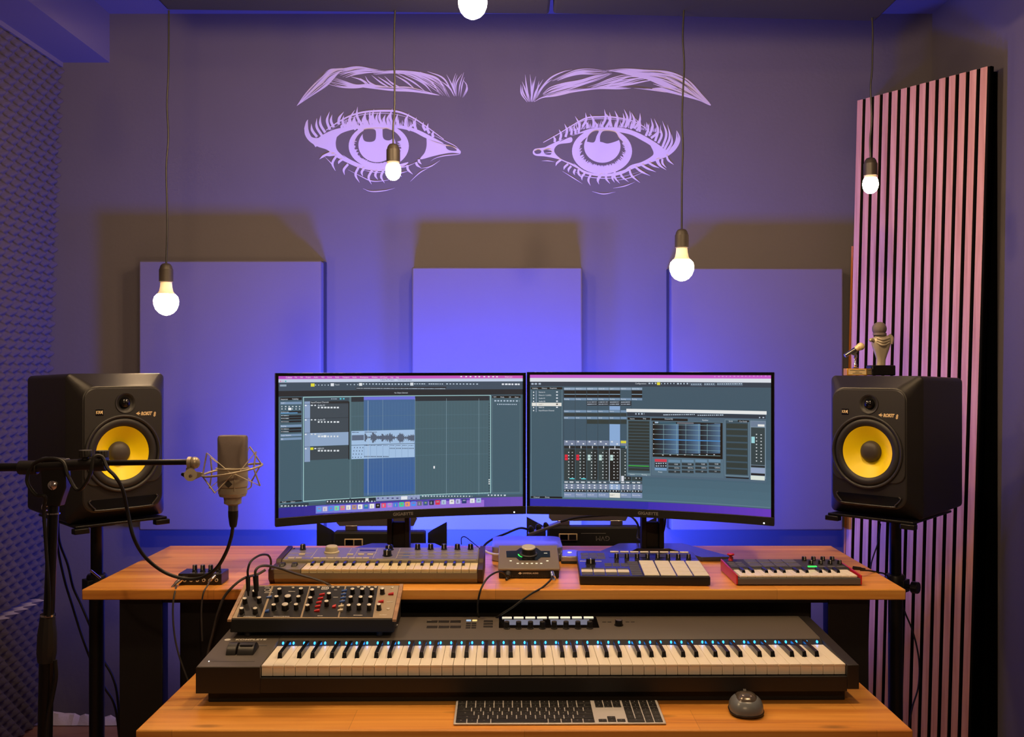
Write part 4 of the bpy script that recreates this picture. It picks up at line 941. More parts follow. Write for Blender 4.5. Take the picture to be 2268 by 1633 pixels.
# ================================================================ instruments: shared builders
CACHE = {}
def inst(name, key, m, parent, M, build, bevel=0, angle=40):
    if key not in CACHE:
        b = MB(); build(b); o = b.build(name, m, parent, bevel=bevel, angle=angle); CACHE[key] = o
    else:
        o = CACHE[key].copy(); o.name = name; C.objects.link(o); o.parent = parent.o if isinstance(parent, Thing) else parent
        for k in ('label',):
            if k in o: del o[k]
    o.matrix_local = M; return o
def TR(v): return Matrix.Translation(Vector(v))
def PM(pl, u, v, h=0): return TR(pl.at(u, v, h)) @ pl.M.to_3x3().to_4x4()
def sideprism(b, x0, x1, yz):
    n = len(yz)
    b.add([(x0, y, z) for y, z in yz]+[(x1, y, z) for y, z in yz], [tuple(range(n)), tuple(range(2*n-1, n-1, -1))]+[(i, n+i, n+(i+1) % n, (i+1) % n) for i in range(n)]); return b
def knob(t, pl, u, v, r, h, body='black_plastic', cap=None, name='knob', pointer='white_print'):
    k = inst(name, ('knob', round(r, 5), round(h, 5), body), body, t, PM(pl, u, v), lambda b: b.lathe([(r*1.12, 0), (r*1.12, h*.12), (r*.98, h*.16), (r*.9, h*.97), (r*.82, h)], seg=20))
    if cap: inst('knob_cap', ('cap', round(r, 5), round(h, 5), cap), cap, k, TR((0, 0, h)), lambda b: b.lathe([(r*.80, -.0002), (r*.78, .0008), (r*.5, .0014), (.0003, .0015)], seg=18))
    elif pointer: inst('pointer', ('ptr', round(r, 5), round(h, 5), pointer), pointer, k, TR((0, 0, 0)), lambda b: b.box(-r*.09, r*.09, -r*1.02, r*.1, h*.3, h+.0004))
    return k
def button(t, pl, u, v, w, d, h, m, name='button'):
    return inst(name, ('btn', round(w, 5), round(d, 5), round(h, 5), m), m, t, PM(pl, u, v), lambda b: b.box(-w/2, w/2, -d/2, d/2, 0, h), bevel=min(w, d)*.12)
def flat(t, pl, u0, v0, u1, v1, m, name, h=.0004, lab=None):
    o = MB().box(u0, u1, v0, v1, -.0002, h, pl.M).build(name, m, t, smooth=False)
    return o
WN = 'CDEFGAB'; SH = {'C', 'D', 'F', 'G', 'A'}
def keys(t, n, start, x0, w, y0, L, zt, zf, bl, bw, bh, mw, gap=.0009, lip=.002, tag_=''):
    wb_ = []; s = WN.index(start)
    for i in range(n):
        inst('white_key', ('wk', n, mw), mw, t, TR((x0+(i+.5)*w, y0, 0)), lambda b: (b.box(-w/2+gap/2, w/2-gap/2, 0, L, zt-.004, zt), b.box(-w/2+gap/2, w/2-gap/2, lip, L, zf, zt-.004)), bevel=.0006)
    for i in range(n-1):
        if WN[(s+i) % 7] in SH:
            x = x0+(i+1)*w+{'C': -.10, 'D': .10, 'F': -.14, 'G': 0, 'A': .14}[WN[(s+i) % 7]]*w
            wb_.append(x)
            inst('black_key', ('bk', n), 'key_black', t, TR((x, y0+L, 0)), lambda b: b.hexa([(-bw/2, -bl, zt-.003), (bw/2, -bl, zt-.003), (bw/2, 0, zt-.003), (-bw/2, 0, zt-.003)],
                 [(-bw*.38, -bl+bh*.45, zt+bh), (bw*.38, -bl+bh*.45, zt+bh), (bw*.38, 0, zt+bh), (-bw*.38, 0, zt+bh)]), bevel=.0006)
    return wb_

# ================================================================ the long 88-key keyboard
t = Thing('piano_keyboard', 'long dark 88-key keyboard with blue key lights on the lower desk', 'keyboard instrument', (.035, 2.02, LT), math.radians(.55))
hb = lambda y: .081+(.098-.081)*y/.335
MB().box(-.672, .668, .022, .325, 0, .026).build('base', 'black_matte', t, bevel=.002)
b = sideprism(MB(), -.690, -.5585, [(0, .026), (.335, .026), (.335, .098), (0, .081)]); lb = b.build('left_end', 'deck_grey', t, bevel=.0015)
b = sideprism(MB(), .665, .690, [(0, .030), (.335, .030), (.335, .098), (.0, .081)]); b.build('right_cheek', 'body_dark', t, bevel=.0015)
MB().box(-.5585, .665, 0, .010, .026, .0565).build('front_lip', 'body_dark', t, bevel=.001)
MB().box(-.6905, -.5580, -.0012, .0, .026, .0795).build('left_front_face', 'body_dark', t, smooth=False)
MB().box(-.5585, .665, .010, .165, .026, .052).build('key_bed', 'black_matte', t, smooth=False)
b = sideprism(MB(), -.5585, .665, [(.169, .030), (.335, .030), (.335, .098), (.178, hb(.178)), (.169, hb(.169)-.003)]); b.build('top_deck', 'deck_grey', t, bevel=.001)
b = sideprism(MB(), -.5585, .665, [(.153, .05), (.169, .05), (.169, .0885), (.154, .0795)]); b.build('light_strip', 'black_matte', t, smooth=False)
KW = 1.2232/52; KX = -.5580
bl = keys(t, 52, 'A', KX, KW, .010, .143, .0800, .0575, .094, .0105, .0115, 'key_white')
for i in range(52):
    inst('key_light', 'kl', 'key_light_cyan', t, TR((KX+(i+.5)*KW, .1595, .0845)), lambda b: b.sphere((0, 0, 0), .0020, 1, 2.2, 1.5, 12, 8))
pl = Plane(t, (0, .178, hb(.178)), (1, 0, 0), (0, .157, .098-hb(.178)))
pe = Plane(t, (-.625, 0, .081), (1, 0, 0), (0, .335, .017))
# display block
u0, v0 = pl.uv(1105, 1391); u1, v1 = pl.uv(1321, 1370)
flat(t, pl, u0, .070, u1, .152, 'black_gloss', 'display_glass', .0012)
for x0, x1 in ((1117, 1203), (1220, 1307)):
    a, _ = pl.uv(x0, 1382); c, _ = pl.uv(x1, 1382); MB().box(a, c, .088, .128, .001, .0016, pl.M).build('small_screen', 'screen_blue', t, smooth=False)
for k in range(8):
    a, v = pl.uv(1111.5+k*25.8+11.3, 1369); button(t, pl, a, .142, .0235, .0085, .0035, 'lit_white', 'light_button')
    a, v = pl.uv(1122.5+k*26.4, 1396); knob(t, pl, a, .066, .0068, .017, 'black_plastic', None, pointer=None)
for r in range(2):
    for c in range(3): a, v = pl.uv(957+c*26, 1389-r*12); button(t, pl, a, (.078, .118)[r], .025, .016, .001, 'body_dark', 'square_button')
flat(t, pl, *(lambda a: (a-.004, .1255, a+.006, .1285))(pl.uv(950, 1375)[0]), 'white_print', 'lit_mark')
for k, m in ((0, 'lit_blue'), (1, 'lit_yellow')): a, v = pl.uv(1038+k*13.5, 1375); button(t, pl, a, .125, .0115, .010, .0016, m, 'light_button')
for r in range(3):
    for c in range(2): a, v = pl.uv(1037+c*12.5, 1387); button(t, pl, a, .104-r*.016, .011, .009, .001, 'body_dark', 'small_button')
    a, v = pl.uv(1081, 1387); button(t, pl, a, .120-r*.02, .022, .012, .001, 'body_dark', 'wide_button')
a, v = pl.uv(1370, 1384); knob(t, pl, a, .088, .0095, .013, 'black_gloss', 'steel', 'jog_wheel')
for k in range(4): a2, _ = pl.uv((1340, 1352, 1392, 1404)[k], 1384); button(t, pl, a2, .112, .009, .004, .0008, 'body_dark', 'small_button')
# logo and wheels on the left end
a, v = pe.uv(556, 1417); tm = text('printed_name', 'KOMPLETE', .0125, PM(pe, a, v, .0004), 'white_print', t, bold=.0006, sx=1.05, spacing=1.1)
a, v = pe.uv(504, 1417); MB().lathe([(.0068, 0), (.0068, .0004), (.0003, .0005)], PM(pe, a, v), 20).build('printed_mark', 'white_print', t, smooth=False)
for k, (xa, xb) in enumerate(((-.649, -.628), (-.625, -.590))):
    yc = .095; M = TR((xa, yc, hb(yc)-.010)) @ Matrix.Rotation(PI/2, 4, 'Y')
    w_ = MB().lathe([(.027, 0), (.0285, .001), (.0285, xb-xa-.001), (.027, xb-xa)], M, 40).build('control_wheel', 'black_plastic', t)
    if k: MB().box(xa+.004, xb-.004, yc-.016, yc-.002, hb(yc)+.008, hb(yc)+.0175, ).build('wheel_notch', 'body_dark', w_, smooth=False)
flat(t, pe, -.050, .030, .048, .0306, 'black_matte', 'touch_strip_line', .0003)
MB().sphere(pe.at(-.048, .031, .0003), .0014).build('strip_light', 'white_light', t)
a, v = pe.uv(560, 1429); flat(t, pe, .012, .128, .050, .133, 'grey_plastic', 'thin_button', .001)

# ================================================================ desktop analogue synthesizer on the keyboard's left end
t = Thing('desktop_synthesizer', 'small knob-filled synthesizer box resting on the long keyboard', 'synthesizer', (-.452, 2.193, .7895), 0)
xl, xr = -.189, .189; zf, zb_ = .033, .080; D = .138
b = sideprism(MB(), xl+.004, xr-.004, [(.004, .003), (D, .003), (D, zb_), (0, zf), (0, .005)]); b.build('case', 'black_matte', t, bevel=.001)
for x in (xl-.002, xr-.0072): sideprism(MB(), x, x+.0092, [(-.002, zf+.001), (-.002, zf-.005), (D+.002, zb_-.008), (D+.002, zb_+.003)]).build('end_cheek', 'cheek_wood', t, bevel=.0008)
for k, (x, y) in enumerate(((-.15, .02), (.15, .02), (-.15, .12), (.15, .12))): MB().cyl((x, y, -.0084 if y < .1 else -.0034), (x, y, .003), .008).build('rubber_foot', 'rubber', t)
PL = Plane(t, (0, 0, zf), (1, 0, 0), (0, D, zb_-zf)); PD = math.hypot(D, zb_-zf)
flat(t, PL, xl+.008, .004, xr-.008, PD-.004, 'panel_beige', 'front_panel', .0012)
secs = [(.045, .150), (.240, .385), (.400, .600), (.612, .800)]
def zz(x, y):   # place in the zoomed view of the panel -> share of width, share of depth
    s = (590-y)/440.0; l = 40+190*s; r = 2140+60*s; return (x-l)/(r-l), s
def ZU(x, y):
    return PL.uv(500+x/5.67, 1270+y/5.67)
def dz(xa, xb, name='black_field'):
    f = [ZU(xa[0], 560), ZU(xb[0], 560), ZU(xb[1], 170), ZU(xa[1], 170)]
    P = [(f[0][0], .008), (f[1][0], .008), (f[2][0], PD-.008), (f[3][0], PD-.008)]
    MB().prism(P, .0010, .0018, PL.M).build(name, 'panel_black', t, smooth=False)
dz((140, 265), (435, 575)); dz((465, 600), (935, 1050)); dz((960, 1068), (1405, 1495)); dz((1425, 1515), (1845, 1915))
S_ = 1.0
def K(x, y, r=.0058, h=.0155):
    u, v = ZU(x, y+66); knob(t, PL, u, min(max(v, .012), PD-.012), r, h, 'black_plastic', 'silver_cap')
for x, y in ((365, 225), (245, 320), (425, 310), (205, 445), (375, 445), (680, 200), (950, 195), (642, 295), (918, 295), (608, 400), (888, 395), (1090, 210), (1065, 310), (1030, 405), (1300, 255), (1270, 355),
             (1595, 200), (1718, 200), (1838, 205), (1572, 300), (1697, 300), (1820, 300), (1548, 405), (1675, 400), (1803, 400), (1968, 195), (1925, 395)): K(x, y)
for x, y in ((785, 290), (750, 395)): K(x, y, .0088, .0155)
def SW(x, y, m, nm='rocker_switch', w=.0125, d=.0062):
    u, v = ZU(x, y+18); inst(nm, (nm, m, w), m, t, PM(PL, u, v, .0015), lambda b: b.hexa([(-w/2, -d/2, 0), (w/2, -d/2, 0), (w/2, d/2, 0), (-w/2, d/2, 0)], [(-w/2, -d/2+.001, .0025), (w/2, -d/2, .0052), (w/2, d/2, .0052), (-w/2, d/2-.001, .0025)]), bevel=.0004)
for x, y in ((1210, 262), (1190, 312), (1170, 362), (1155, 412), (1145, 465), (1950, 350), (2075, 255)): SW(x, y, 'red_plastic')
for x, y in ((545, 295), (1490, 215), (1480, 260), (1475, 305), (1465, 350)): SW(x, y, 'blue_plastic')
for x, y in ((1448, 410), (1440, 460)): SW(x, y, 'cream_plastic')
SW(520, 470, 'blue_plastic', 'small_switch', .0085, .0095); SW(1362, 412, 'red_plastic', 'small_switch', .0085, .0095)
def JK(x, y): u, v = ZU(x, y); inst('jack_socket', 'jack35', 'silver_cap', t, PM(PL, u, min(v, PD-.010), .001), lambda b: b.lathe([(.0033, 0), (.0033, .0022), (.0018, .0026), (.0016, .001), (.0004, .001)], seg=16))
for x, y in ((2090, 185), (2040, 455), (1165, 185), (1345, 185), (1412, 185), (845, 190), (1665, 182), (1745, 182), (1800, 182), (1880, 182)): JK(x, y)
for (x, y, w, hgt, s) in ((1185, 542, 0, .0042, 'MIXER'), (1660, 535, 0, .0042, 'MODIFIERS'), (1975, 530, 0, .0042, 'OUTPUT'), (700, 550, 0, .0042, 'OSCILLATOR BANK'), (300, 552, 0, .0042, 'CONTROLLERS')):
    u, v = ZU(x, y); text('printed_word', s, hgt, PM(PL, u, v, .0019), 'white_print', t, bold=.0001)
u, v = ZU(1250, 195)
P = [(-.0085, -.006), (.005, -.006), (.0085, -.002), (.0085, .002), (.005, .006), (-.0085, .006)]
for k, (s, m, h) in enumerate(((1, 'white_print', .0021), (.74, 'panel_black', .0023), (.5, 'white_print', .0025), (.25, 'panel_black', .0027))):
    MB().prism([(p[0]*s, p[1]*s) for p in P], .0018, h, PM(PL, u, min(v, PD-.014))).build('letter_emblem', m, t, smooth=False)
for (x, y, xx, w) in ((520, 180, 0, .012), (830, 235, 0, .016), (1380, 308, 0, .011), (540, 250, 0, .02), (1380, 215, 0, .007), (1740, 165, 0, .012), (2060, 368, 0, .014)):
    u, v = ZU(x, y); flat(t, PL, u-w/2, v-.0008, u+w/2, v+.0008, 'white_print', 'printed_line', .0021)
u, v = ZU(525, 215); MB().lathe([(.0072, .0018), (.0072, .0021), (.0058, .0021), (.0058, .0018)], PM(PL, u, min(v, PD-.012)), 20, cap=False).build('printed_ring', 'white_print', t, smooth=False)
for y in (.3, .7): MB().cyl((.1835, .03, .012), (.1905, .03, .012), .003).build('side_screw', 'steel', t) if y < .5 else None

# ================================================================ beige mini-key synthesizer on the desk
t = Thing('mini_synthesizer', 'beige mini-key synthesizer with cream keys on the desk, below left screen', 'synthesizer', (-.338, 2.405, DT), 0)
b = sideprism(MB(), -.252, .252, [(0, .014), (.010, .001), (.205, .001), (.205, .0535), (.086, .044), (.080, .030), (.010, .026), (0, .026)]); b.build('case', 'korg_body', t, bevel=.001)
for s in (-1, 1): sideprism(MB(), min(s*.252, s*.266), max(s*.252, s*.266), [(-.001, .012), (.012, .0), (.21, 0), (.21, .0575), (.084, .0475), (.076, .0385), (-.001, .0375)]).build('end_panel', 'korg_end', t, bevel=.002)
MB().box(-.2525, -.187, .0, .079, .026, .0375).build('wheel_block', 'korg_body', t, bevel=.001)
MB().box(-.187, .252, -.0005, .003, .014, .0275).build('front_rail', 'korg_body', t, smooth=False)
keys(t, 22, 'C', -.1855, .4370/22, .003, .078, .0370, .0275, .036, .0085, .006, 'korg_key', gap=.001, lip=.001)
PK = Plane(t, (0, .086, .0442), (1, 0, 0), (0, .119, .0093))
flat(t, PK, -.248, .004, .248, .116, 'korg_panel', 'control_panel', .0006)
def KU(x, y): return PK.uv(560+x/4.2, 1180+y/4.2)
for x in (272, 385):
    u, v = KU(x, 300); M = TR((u-.006, .042, .030)) @ Matrix.Rotation(PI/2, 4, 'Y'); MB().lathe([(.0155, 0), (.016, .001), (.016, .011), (.0155, .012)], M, 30).build('control_wheel', 'black_plastic', t)
for x in (1528, 1650, 1775, 1900, 2023): u, v = KU(x, 172); knob(t, PK, u, .098, .0074, .0150, 'black_plastic', None)
u, v = KU(450, 178); knob(t, PK, u, .096, .0074, .0150, 'black_plastic', None, 'volume_knob')
u, v = KU(715, 210); dl = MB().lathe([(.0200, 0), (.0200, .003), (.0170, .005), (.0160, .0155), (.0145, .0175)], PM(PK, u, .070), 36).build('selector_dial', 'korg_cream', t, angle=30)
u, v = KU(1257, 185); knob(t, PK, u, .094, .0110, .013, 'black_gloss', None); u, v = KU(1240, 240); knob(t, PK, u, .036, .0115, .0165, 'black_gloss', None)
for x0, x1, y in ((285, 560, 222), (310, 560, 192), (960, 1155, 190), (250, 2120, 256), (1340, 2130, 214), (1345, 2150, 185), (1150, 1330, 245)):
    a, v = KU(x0, y); c, _ = KU(x1, y); flat(t, PK, max(a, -.246), v-.0009, min(c, .246), v+.0009, 'korg_cream', 'printed_line', .0011)
for x in (560, 880, 950, 1130, 1345):
    a, v = KU(x, 210); flat(t, PK, a-.0005, .01, a+.0005, .108, 'korg_cream', 'printed_line', .001)
for x0, x1, y in ((425, 485, 205), (875, 935, 205), (975, 1035, 205), (1062, 1120, 205)): a, v = KU((x0+x1)/2, y); button(t, PK, a, .048, (x1-x0)/4.2*.00113, .010, .0022, 'korg_cream', 'cream_button')
for k in range(2): a, v = KU(355+k*68, 242); button(t, PK, a, .012, .0165, .009, .0022, 'korg_cream', 'cream_button')
for k in range(8): a, v = KU(588+k*66, 242); button(t, PK, a, .012, .0165, .009, .0022, 'korg_cream', 'cream_button')
a, v = KU(1065, 175); flat(t, PK, a-.021, .082, a+.021, .094, 'black_gloss', 'small_display', .001)
for k in range(5):
    a, v = KU(1400+k*118, 200)
    for j in range(3): flat(t, PK, a, .020+j*.024, a+.018, .026+j*.024, 'grey_print' if k else 'blue_plastic', 'printed_label', .001)
for x in (375, 2108): a, v = KU(x, 160); button(t, PK, a, .107, .004, .004, .002, 'black_plastic', 'panel_screw')

# ================================================================ audio interface, mini computer and hub
t = Thing('audio_interface', 'grey audio interface with big silver knob, in front of mini computer', 'audio interface', W(1171.5, 0, 2.47).xy.to_3d()+Vector((0, 0, DT)), 0)
b = sideprism(MB(), -.0765, .0765, [(0, .002), (.15, .002), (.15, .054), (0, .0225)]); b.build('case', 'black_matte', t, bevel=.0015)
b = sideprism(MB(), -.0785, .0785, [(-.002, .0205), (.152, .0525), (.152, .057), (-.002, .0260)]); b.build('top_plate', 'interface_metal', t, bevel=.0015)
PA = Plane(t, (0, -.002, .0260), (1, 0, 0), (0, .154, .031))
def AU(x, y): return PA.uv(1050+x/7.42, 1160+y/7.42)
P = [AU(*q) for q in ((527, 452), (690, 447), (760, 400), (1030, 400), (1100, 450), (1245, 450), (1252, 553), (1100, 553), (1040, 600), (740, 600), (690, 556), (535, 556))]
MB().prism(P[::-1], .0, .0008, PA.M).build('display_window', 'black_gloss', t, smooth=False)
u, v = AU(895, 505)
MB().lathe([(.0235, .0008), (.0235, .003), (.0215, .0045)], PM(PA, u, v), 40).build('knob_ring', 'dark_grey', t)
kn = MB().lathe([(.0185, .001), (.0185, .004), (.0178, .005), (.0178, .018), (.0172, .020), (.0165, .0205)], PM(PA, u, v), 44).build('level_knob', 'black_plastic', t)
MB().lathe([(.0180, .0185), (.0180, .0212), (.0172, .0220), (.0004, .0222)], PM(PA, u, v), 44).build('knob_top', 'silver_cap', kn)
b = MB(); n = 10
for i in range(n):
    a0 = math.radians(180+50*i/n); a1 = math.radians(180+50*(i+1)/n)
    b.add([(r*math.cos(a), r*math.sin(a), .0012) for a in (a0, a1) for r in (.0250, .0285)], [(0, 1, 3, 2)], PM(PA, u, v))
b.build('green_meter', 'green_light', t, smooth=False)
for k in range(6): a, v2 = AU(718+k*77, 655); button(t, PA, a, v2, .0058, .004, .0012, 'lit_white', 'small_button')
for x in (602, 1205): a, v2 = AU(x, 613); button(t, PA, a, v2, .0058, .004, .0012, 'lit_white', 'small_button')
a, v2 = AU(1175, 488); flat(t, PA, a-.0045, v2-.001, a+.0045, v2+.0014, 'lit_white', 'display_word', .0011)
a, v2 = AU(900, 608); flat(t, PA, a-.026, v2-.0011, a+.026, v2+.0011, 'dark_grey', 'groove', .0005)
MF = TR((0, -.0004, .0135)) @ Matrix.Rotation(PI/2, 4, 'X')
text('maker_letters', 'UNIVERSAL AUDIO', .0052, TR((.004, -.0005, .0138)) @ Matrix.Rotation(PI/2, 4, 'X'), 'white_print', t, bold=.0001, sx=.9)
MB().prism([(-.0275, .0138), (-.0225, .0108), (-.0175, .0138), (-.0225, .0168)], .0002, .0006, Matrix.Rotation(PI/2, 4, 'X')).build('diamond_emblem', 'white_print', t, smooth=False)
for k in range(26): inst('front_vent', 'fv', 'black_gloss', t, TR((-.050+k*.0040, -.0006, .0055)), lambda b: b.box(-.0009, .0009, 0, .001, -.003, .003))
AI = t
t = Thing('mini_computer', 'small silver rounded computer box standing behind the audio interface', 'computer', (W(1168, 0, 2.68).x, 2.775, DT), 0)
b = MB(); b.loft([(0.002, 0, 0, .0985, .0955, .03), (.004, 0, 0, .0985, .0955, .03), (.038, 0, 0, .0985, .0955, .03), (.0395, 0, 0, .097, .094, .03)], Matrix.Rotation(PI/2, 4, 'X') @ Matrix.Diagonal((1, 1, 1, 1)))
b.v = [Vector((v.x, v.y, abs(v.z))) for v in b.v]; b.build('aluminium_body', 'computer_silver', t, angle=50)
b = MB(); b.lathe([(.075, 0), (.075, .003)], None, 40); b.build('round_foot', 'black_matte', t)
t = Thing('docking_hub', 'flat silver hub with rounded corners beside the mini computer', 'hub', (W(1262, 0, 2.70).x, 2.70, DT), 0)
MB().box(-.026, .030, -.045, .055, .001, .006).build('rubber_base', 'black_matte', t, bevel=.001)
b = MB(); b.prism([(-.026, -.045), (.030, -.045), (.030, .035), (.018, .055), (-.012, .055), (-.026, .04)], .006, .021); b.build('metal_body', 'computer_silver', t, bevel=.003)
MB().cyl((.0, .01, .0205), (.0, .01, .0225), .006).build('round_button', 'lit_white', t)

# ================================================================ pad controller
t = Thing('pad_controller', 'dark pad controller with sixteen pale square pads below right screen', 'pad controller', ((W(1428.5, 0, 2.39)).x, 2.39, DT), -math.radians(2.2))
b = sideprism(MB(), -.160, .160, [(0, .002), (.29, .002), (.29, .030), (0, .0225)]); b.build('case', 'black_plastic', t, bevel=.0015)
PG = Plane(t, (0, 0, .0225), (1, 0, 0), (0, .29, .0075))
flat(t, PG, -.158, .002, .158, .288, 'groove_blue', 'top_plate', .0008)
def GU(x, y): return PG.uv(1260+x/3.24, 1180+y/3.24)
def GB(x, y, w, d, m, nm, h=.0025): u, v = GU(x, y); button(t, PG, u, v, w, d, h, m, nm)
for r in range(4):
    for c in range(4): button(t, PG, .0185+c*.0405, .0245+r*.0405, .0372, .0372, .0035, 'pad_rubber', 'pad')
for c in range(4):
    button(t, PG, -.1405+c*.0305, .050, .0285, .024, .0030, 'pad_rubber', 'wide_pad')
    button(t, PG, -.1405+c*.0305, .020, .0275, .018, .0015, 'pad_dark', 'dark_button'); button(t, PG, -.1405+c*.0305, .077, .0275, .012, .0015, 'pad_dark', 'dark_button')
for r in range(8): button(t, PG, -.0175, .018+r*.0195, .026, .0155, .0015, 'pad_dark', 'dark_button')
for r in range(2):
    for c in range(3): button(t, PG, -.083+c*.021*1.0, .112+r*.020, .019, .015, .0015, 'pad_dark', 'dark_button')
for r in range(2):
    for c in range(3): button(t, PG, -.140+c*.022, .205+r*.04, .021, .034, .0012, 'pad_dark', 'square_button')
u, v = GU(162, 195); knob(t, PG, -.128, .130, .0125, .015, 'black_plastic', None, 'jog_wheel')
flat(t, PG, -.155, .158, -.098, .163, 'white_print', 'printed_line', .0012)
flat(t, PG, -.075, .205, .155, .262, 'black_gloss', 'display_glass', .0012)
for x in (-.055, .055): MB().box(x, x+.09, .212, .255, .001, .0015, PG.M).build('small_screen', 'dark_grey', t, smooth=False)
for k in range(8):
    button(t, PG, -.0565+k*.0272, .276, .0235, .010, .003, 'pad_rubber', 'light_button'); knob(t, PG, -.0565+k*.0272, .192, .0062, .015, 'black_plastic', None)

# ================================================================ small red-sided keyboard
t = Thing('mini_keyboard', 'small red-sided 25-key keyboard with red joystick at the desk right end', 'keyboard instrument', (W(1770, 0, 2.39).x, 2.39, DT), 0)
b = sideprism(MB(), -.151, .151, [(0, .003), (.178, .003), (.178, .030), (.078, .0275), (.072, .020), (0, .018)]); b.build('case', 'dark_grey', t, bevel=.0015)
for s in (-1, 1): sideprism(MB(), min(s*.151, s*.1545), max(s*.151, s*.1545), [(-.002, .004), (.004, .001), (.181, .001), (.182, .0305), (.075, .0285), (-.002, .026)]).build('red_side', 'red_gloss', t, bevel=.0012)
MB().box(-.151, .151, -.002, .002, .003, .018).build('front_face', 'grey_plastic', t, bevel=.001)
keys(t, 15, 'C', -.1455, .2900/15, .002, .071, .0245, .0185, .040, .0090, .0065, 'key_white', gap=.001, lip=.001)
PP = Plane(t, (0, .078, .0277), (1, 0, 0), (0, .1, .0025))
flat(t, PP, -.149, .002, .149, .098, 'dark_grey', 'control_panel', .0006)
for r in range(2):
    for c in range(4): button(t, PP, -.082+c*.0335, .030+r*.042, .030, .036, .0022, 'grey_plastic', 'pad'); 
for r in range(2):
    for c in range(4): knob(t, PP, .060+c*.0245+(.005 if r == 0 else 0), .040+r*.042, .0062, .011, 'black_plastic', None)
for r in range(3):
    for c in range(2): button(t, PP, -.138+c*.021, .018+r*.020, .017, .012, .0016, 'grey_plastic', 'small_button')
MB().lathe([(.0165, 0), (.0165, .001)], PM(PP, -.132, .085), 24).build('joystick_well', 'black_plastic', t)
MB().lathe([(.007, .001), (.0035, .008), (.0040, .012), (.0088, .0145), (.0098, .0175), (.008, .0195), (.0005, .020)], PM(PP, -.132, .085), 28).build('joystick', 'red_gloss', t)
MB().box(.048, .070, .004, .012, .0008, .0030, PP.M).build('green_display', 'green_light', t, smooth=False)
for c in range(3): button(t, PP, .085+c*.024, .012, .018, .010, .0014, 'grey_plastic', 'small_button')

# ================================================================ small four-knob headphone amplifier
t = Thing('headphone_amplifier', 'small black box with four knobs and jack sockets at desk left', 'amplifier', (W(442.5, 0, 2.396).x, 2.396, DT), 0)
MB().box(-.0535, .0535, 0, .062, .001, .0275).build('case', 'black_plastic', t, bevel=.001)
MB().box(-.0525, .0525, .001, .061, .0275, .0283).build('top_plate', 'groove_blue', t, smooth=False)
PH = Plane(t, (0, 0, .0283), (1, 0, 0), (0, 1, 0))
for k in range(4): knob(t, PH, -.0205+k*.0198, .026, .0060, .0165, 'black_plastic', None); flat(t, PH, -.0265+k*.0198, .006, -.0145+k*.0198, .009, 'grey_print', 'printed_label')
for k in range(6): inst('jack_socket', 'jack63', 'silver_cap', t, TR((-.037+k*.0157, 0, .0125)) @ Matrix.Rotation(PI/2, 4, 'X'), lambda b: b.lathe([(.0042, -.0005), (.0042, .0022), (.0026, .0026), (.0024, 0), (.0004, 0)], seg=18))
text('printed_word', 'INPUT', .0045, TR((-.036, -.0004, .0215)) @ Matrix.Rotation(PI/2, 4, 'X'), 'grey_print', t)

# ================================================================ computer keyboard and mouse
TK = onz(1240, 1606, LT)
t = Thing('computer_keyboard', 'slim silver computer keyboard with black keys on the lower desk', 'keyboard', (TK.x, 1.902, LT), math.radians(.5))
MB().hexa([(-.209, 0, .001), (.209, 0, .001), (.209, .115, .001), (-.209, .115, .001)], [(-.209, 0, .0045), (.209, 0, .0045), (.209, .115, .0105), (-.209, .115, .0105)]).build('aluminium_tray', 'white_plastic' if 0 else 'aluminium', t, bevel=.0022)
PQ = Plane(t, (-.2055, .003, .00465), (1, 0, 0), (0, .115, .006)); U = .01905; rowd = .0184
rows = [[1.0]*13+[1.6], [1]*13+[1.6], [1.6]+[1]*13, [1.9]+[1]*11+[1.7], [2.4]+[1]*10+[2.2], [1.2, 1.1, 1.4, 6.0, 1.35, 1.1, 1.2, 1.25]]
n_indiv = 0; extra = MB()
main_w = 14.6*U*.98
klist = []
for r, row in enumerate(rows):
    tot = sum(row); x = 0; v = .0085+(5-r)*rowd
    for w in row: ww = w/tot*.2755; klist.append((x+ww/2, v, ww-.0022, rowd-.0022, r)); x += ww
nx = .2815
for r in (0, 1):
    for c in range(3): klist.append((nx+(c+.5)*.0183, .0085+(5-r)*rowd, .0161, rowd-.0022, r))
for c in range(3): klist.append((nx+(c+.5)*.0183, .0085, .0161, rowd*.62, 5))
klist.append((nx+1.5*.0183, .0085+rowd*.72, .0161, rowd*.62, 4))
px_ = .3385
for r in range(5):
    for c in range(4): klist.append((px_+(c+.5)*.0178, .0085+(5-r)*rowd, .0156, rowd-.0022, r))
klist.append((px_+.0178, .0085, .0334, rowd-.0022, 5)); klist += [(px_+(c+.5)*.0178, .0085, .0156, rowd-.0022, 5) for c in (2, 3)]
klist.sort(key=lambda k: (k[1], -k[2]))
for i, (u, v, w, d, r) in enumerate(klist):
    if i < 100: button(t, PQ, u, v, w, d, .0016, 'black_plastic', 'key'); 
    else: extra.box(u-w/2, u+w/2, v-d/2, v+d/2, 0, .0016, PQ.M)
o = extra.build('key', 'black_plastic', t, bevel=.0006); o['kind'] = 'stuff'
lg = MB()
rk = random.Random(4)
for (u, v, w, d, r) in klist:
    if w > .05: continue
    q = .0016 if w < .02 else .0032
    lg.box(u-q/2-w*.0, u+q/2, v-.0012, v+.0014, .0016, .00175, PQ.M)
o = lg.build('key_legends', 'grey_print', t, smooth=False); o['kind'] = 'stuff'
mp = onz(1652, 1580, LT)
t = Thing('computer_mouse', 'grey and dark wireless mouse at the lower desk, right of keyboard', 'mouse', (mp.x, 1.972, LT), math.radians(-8))
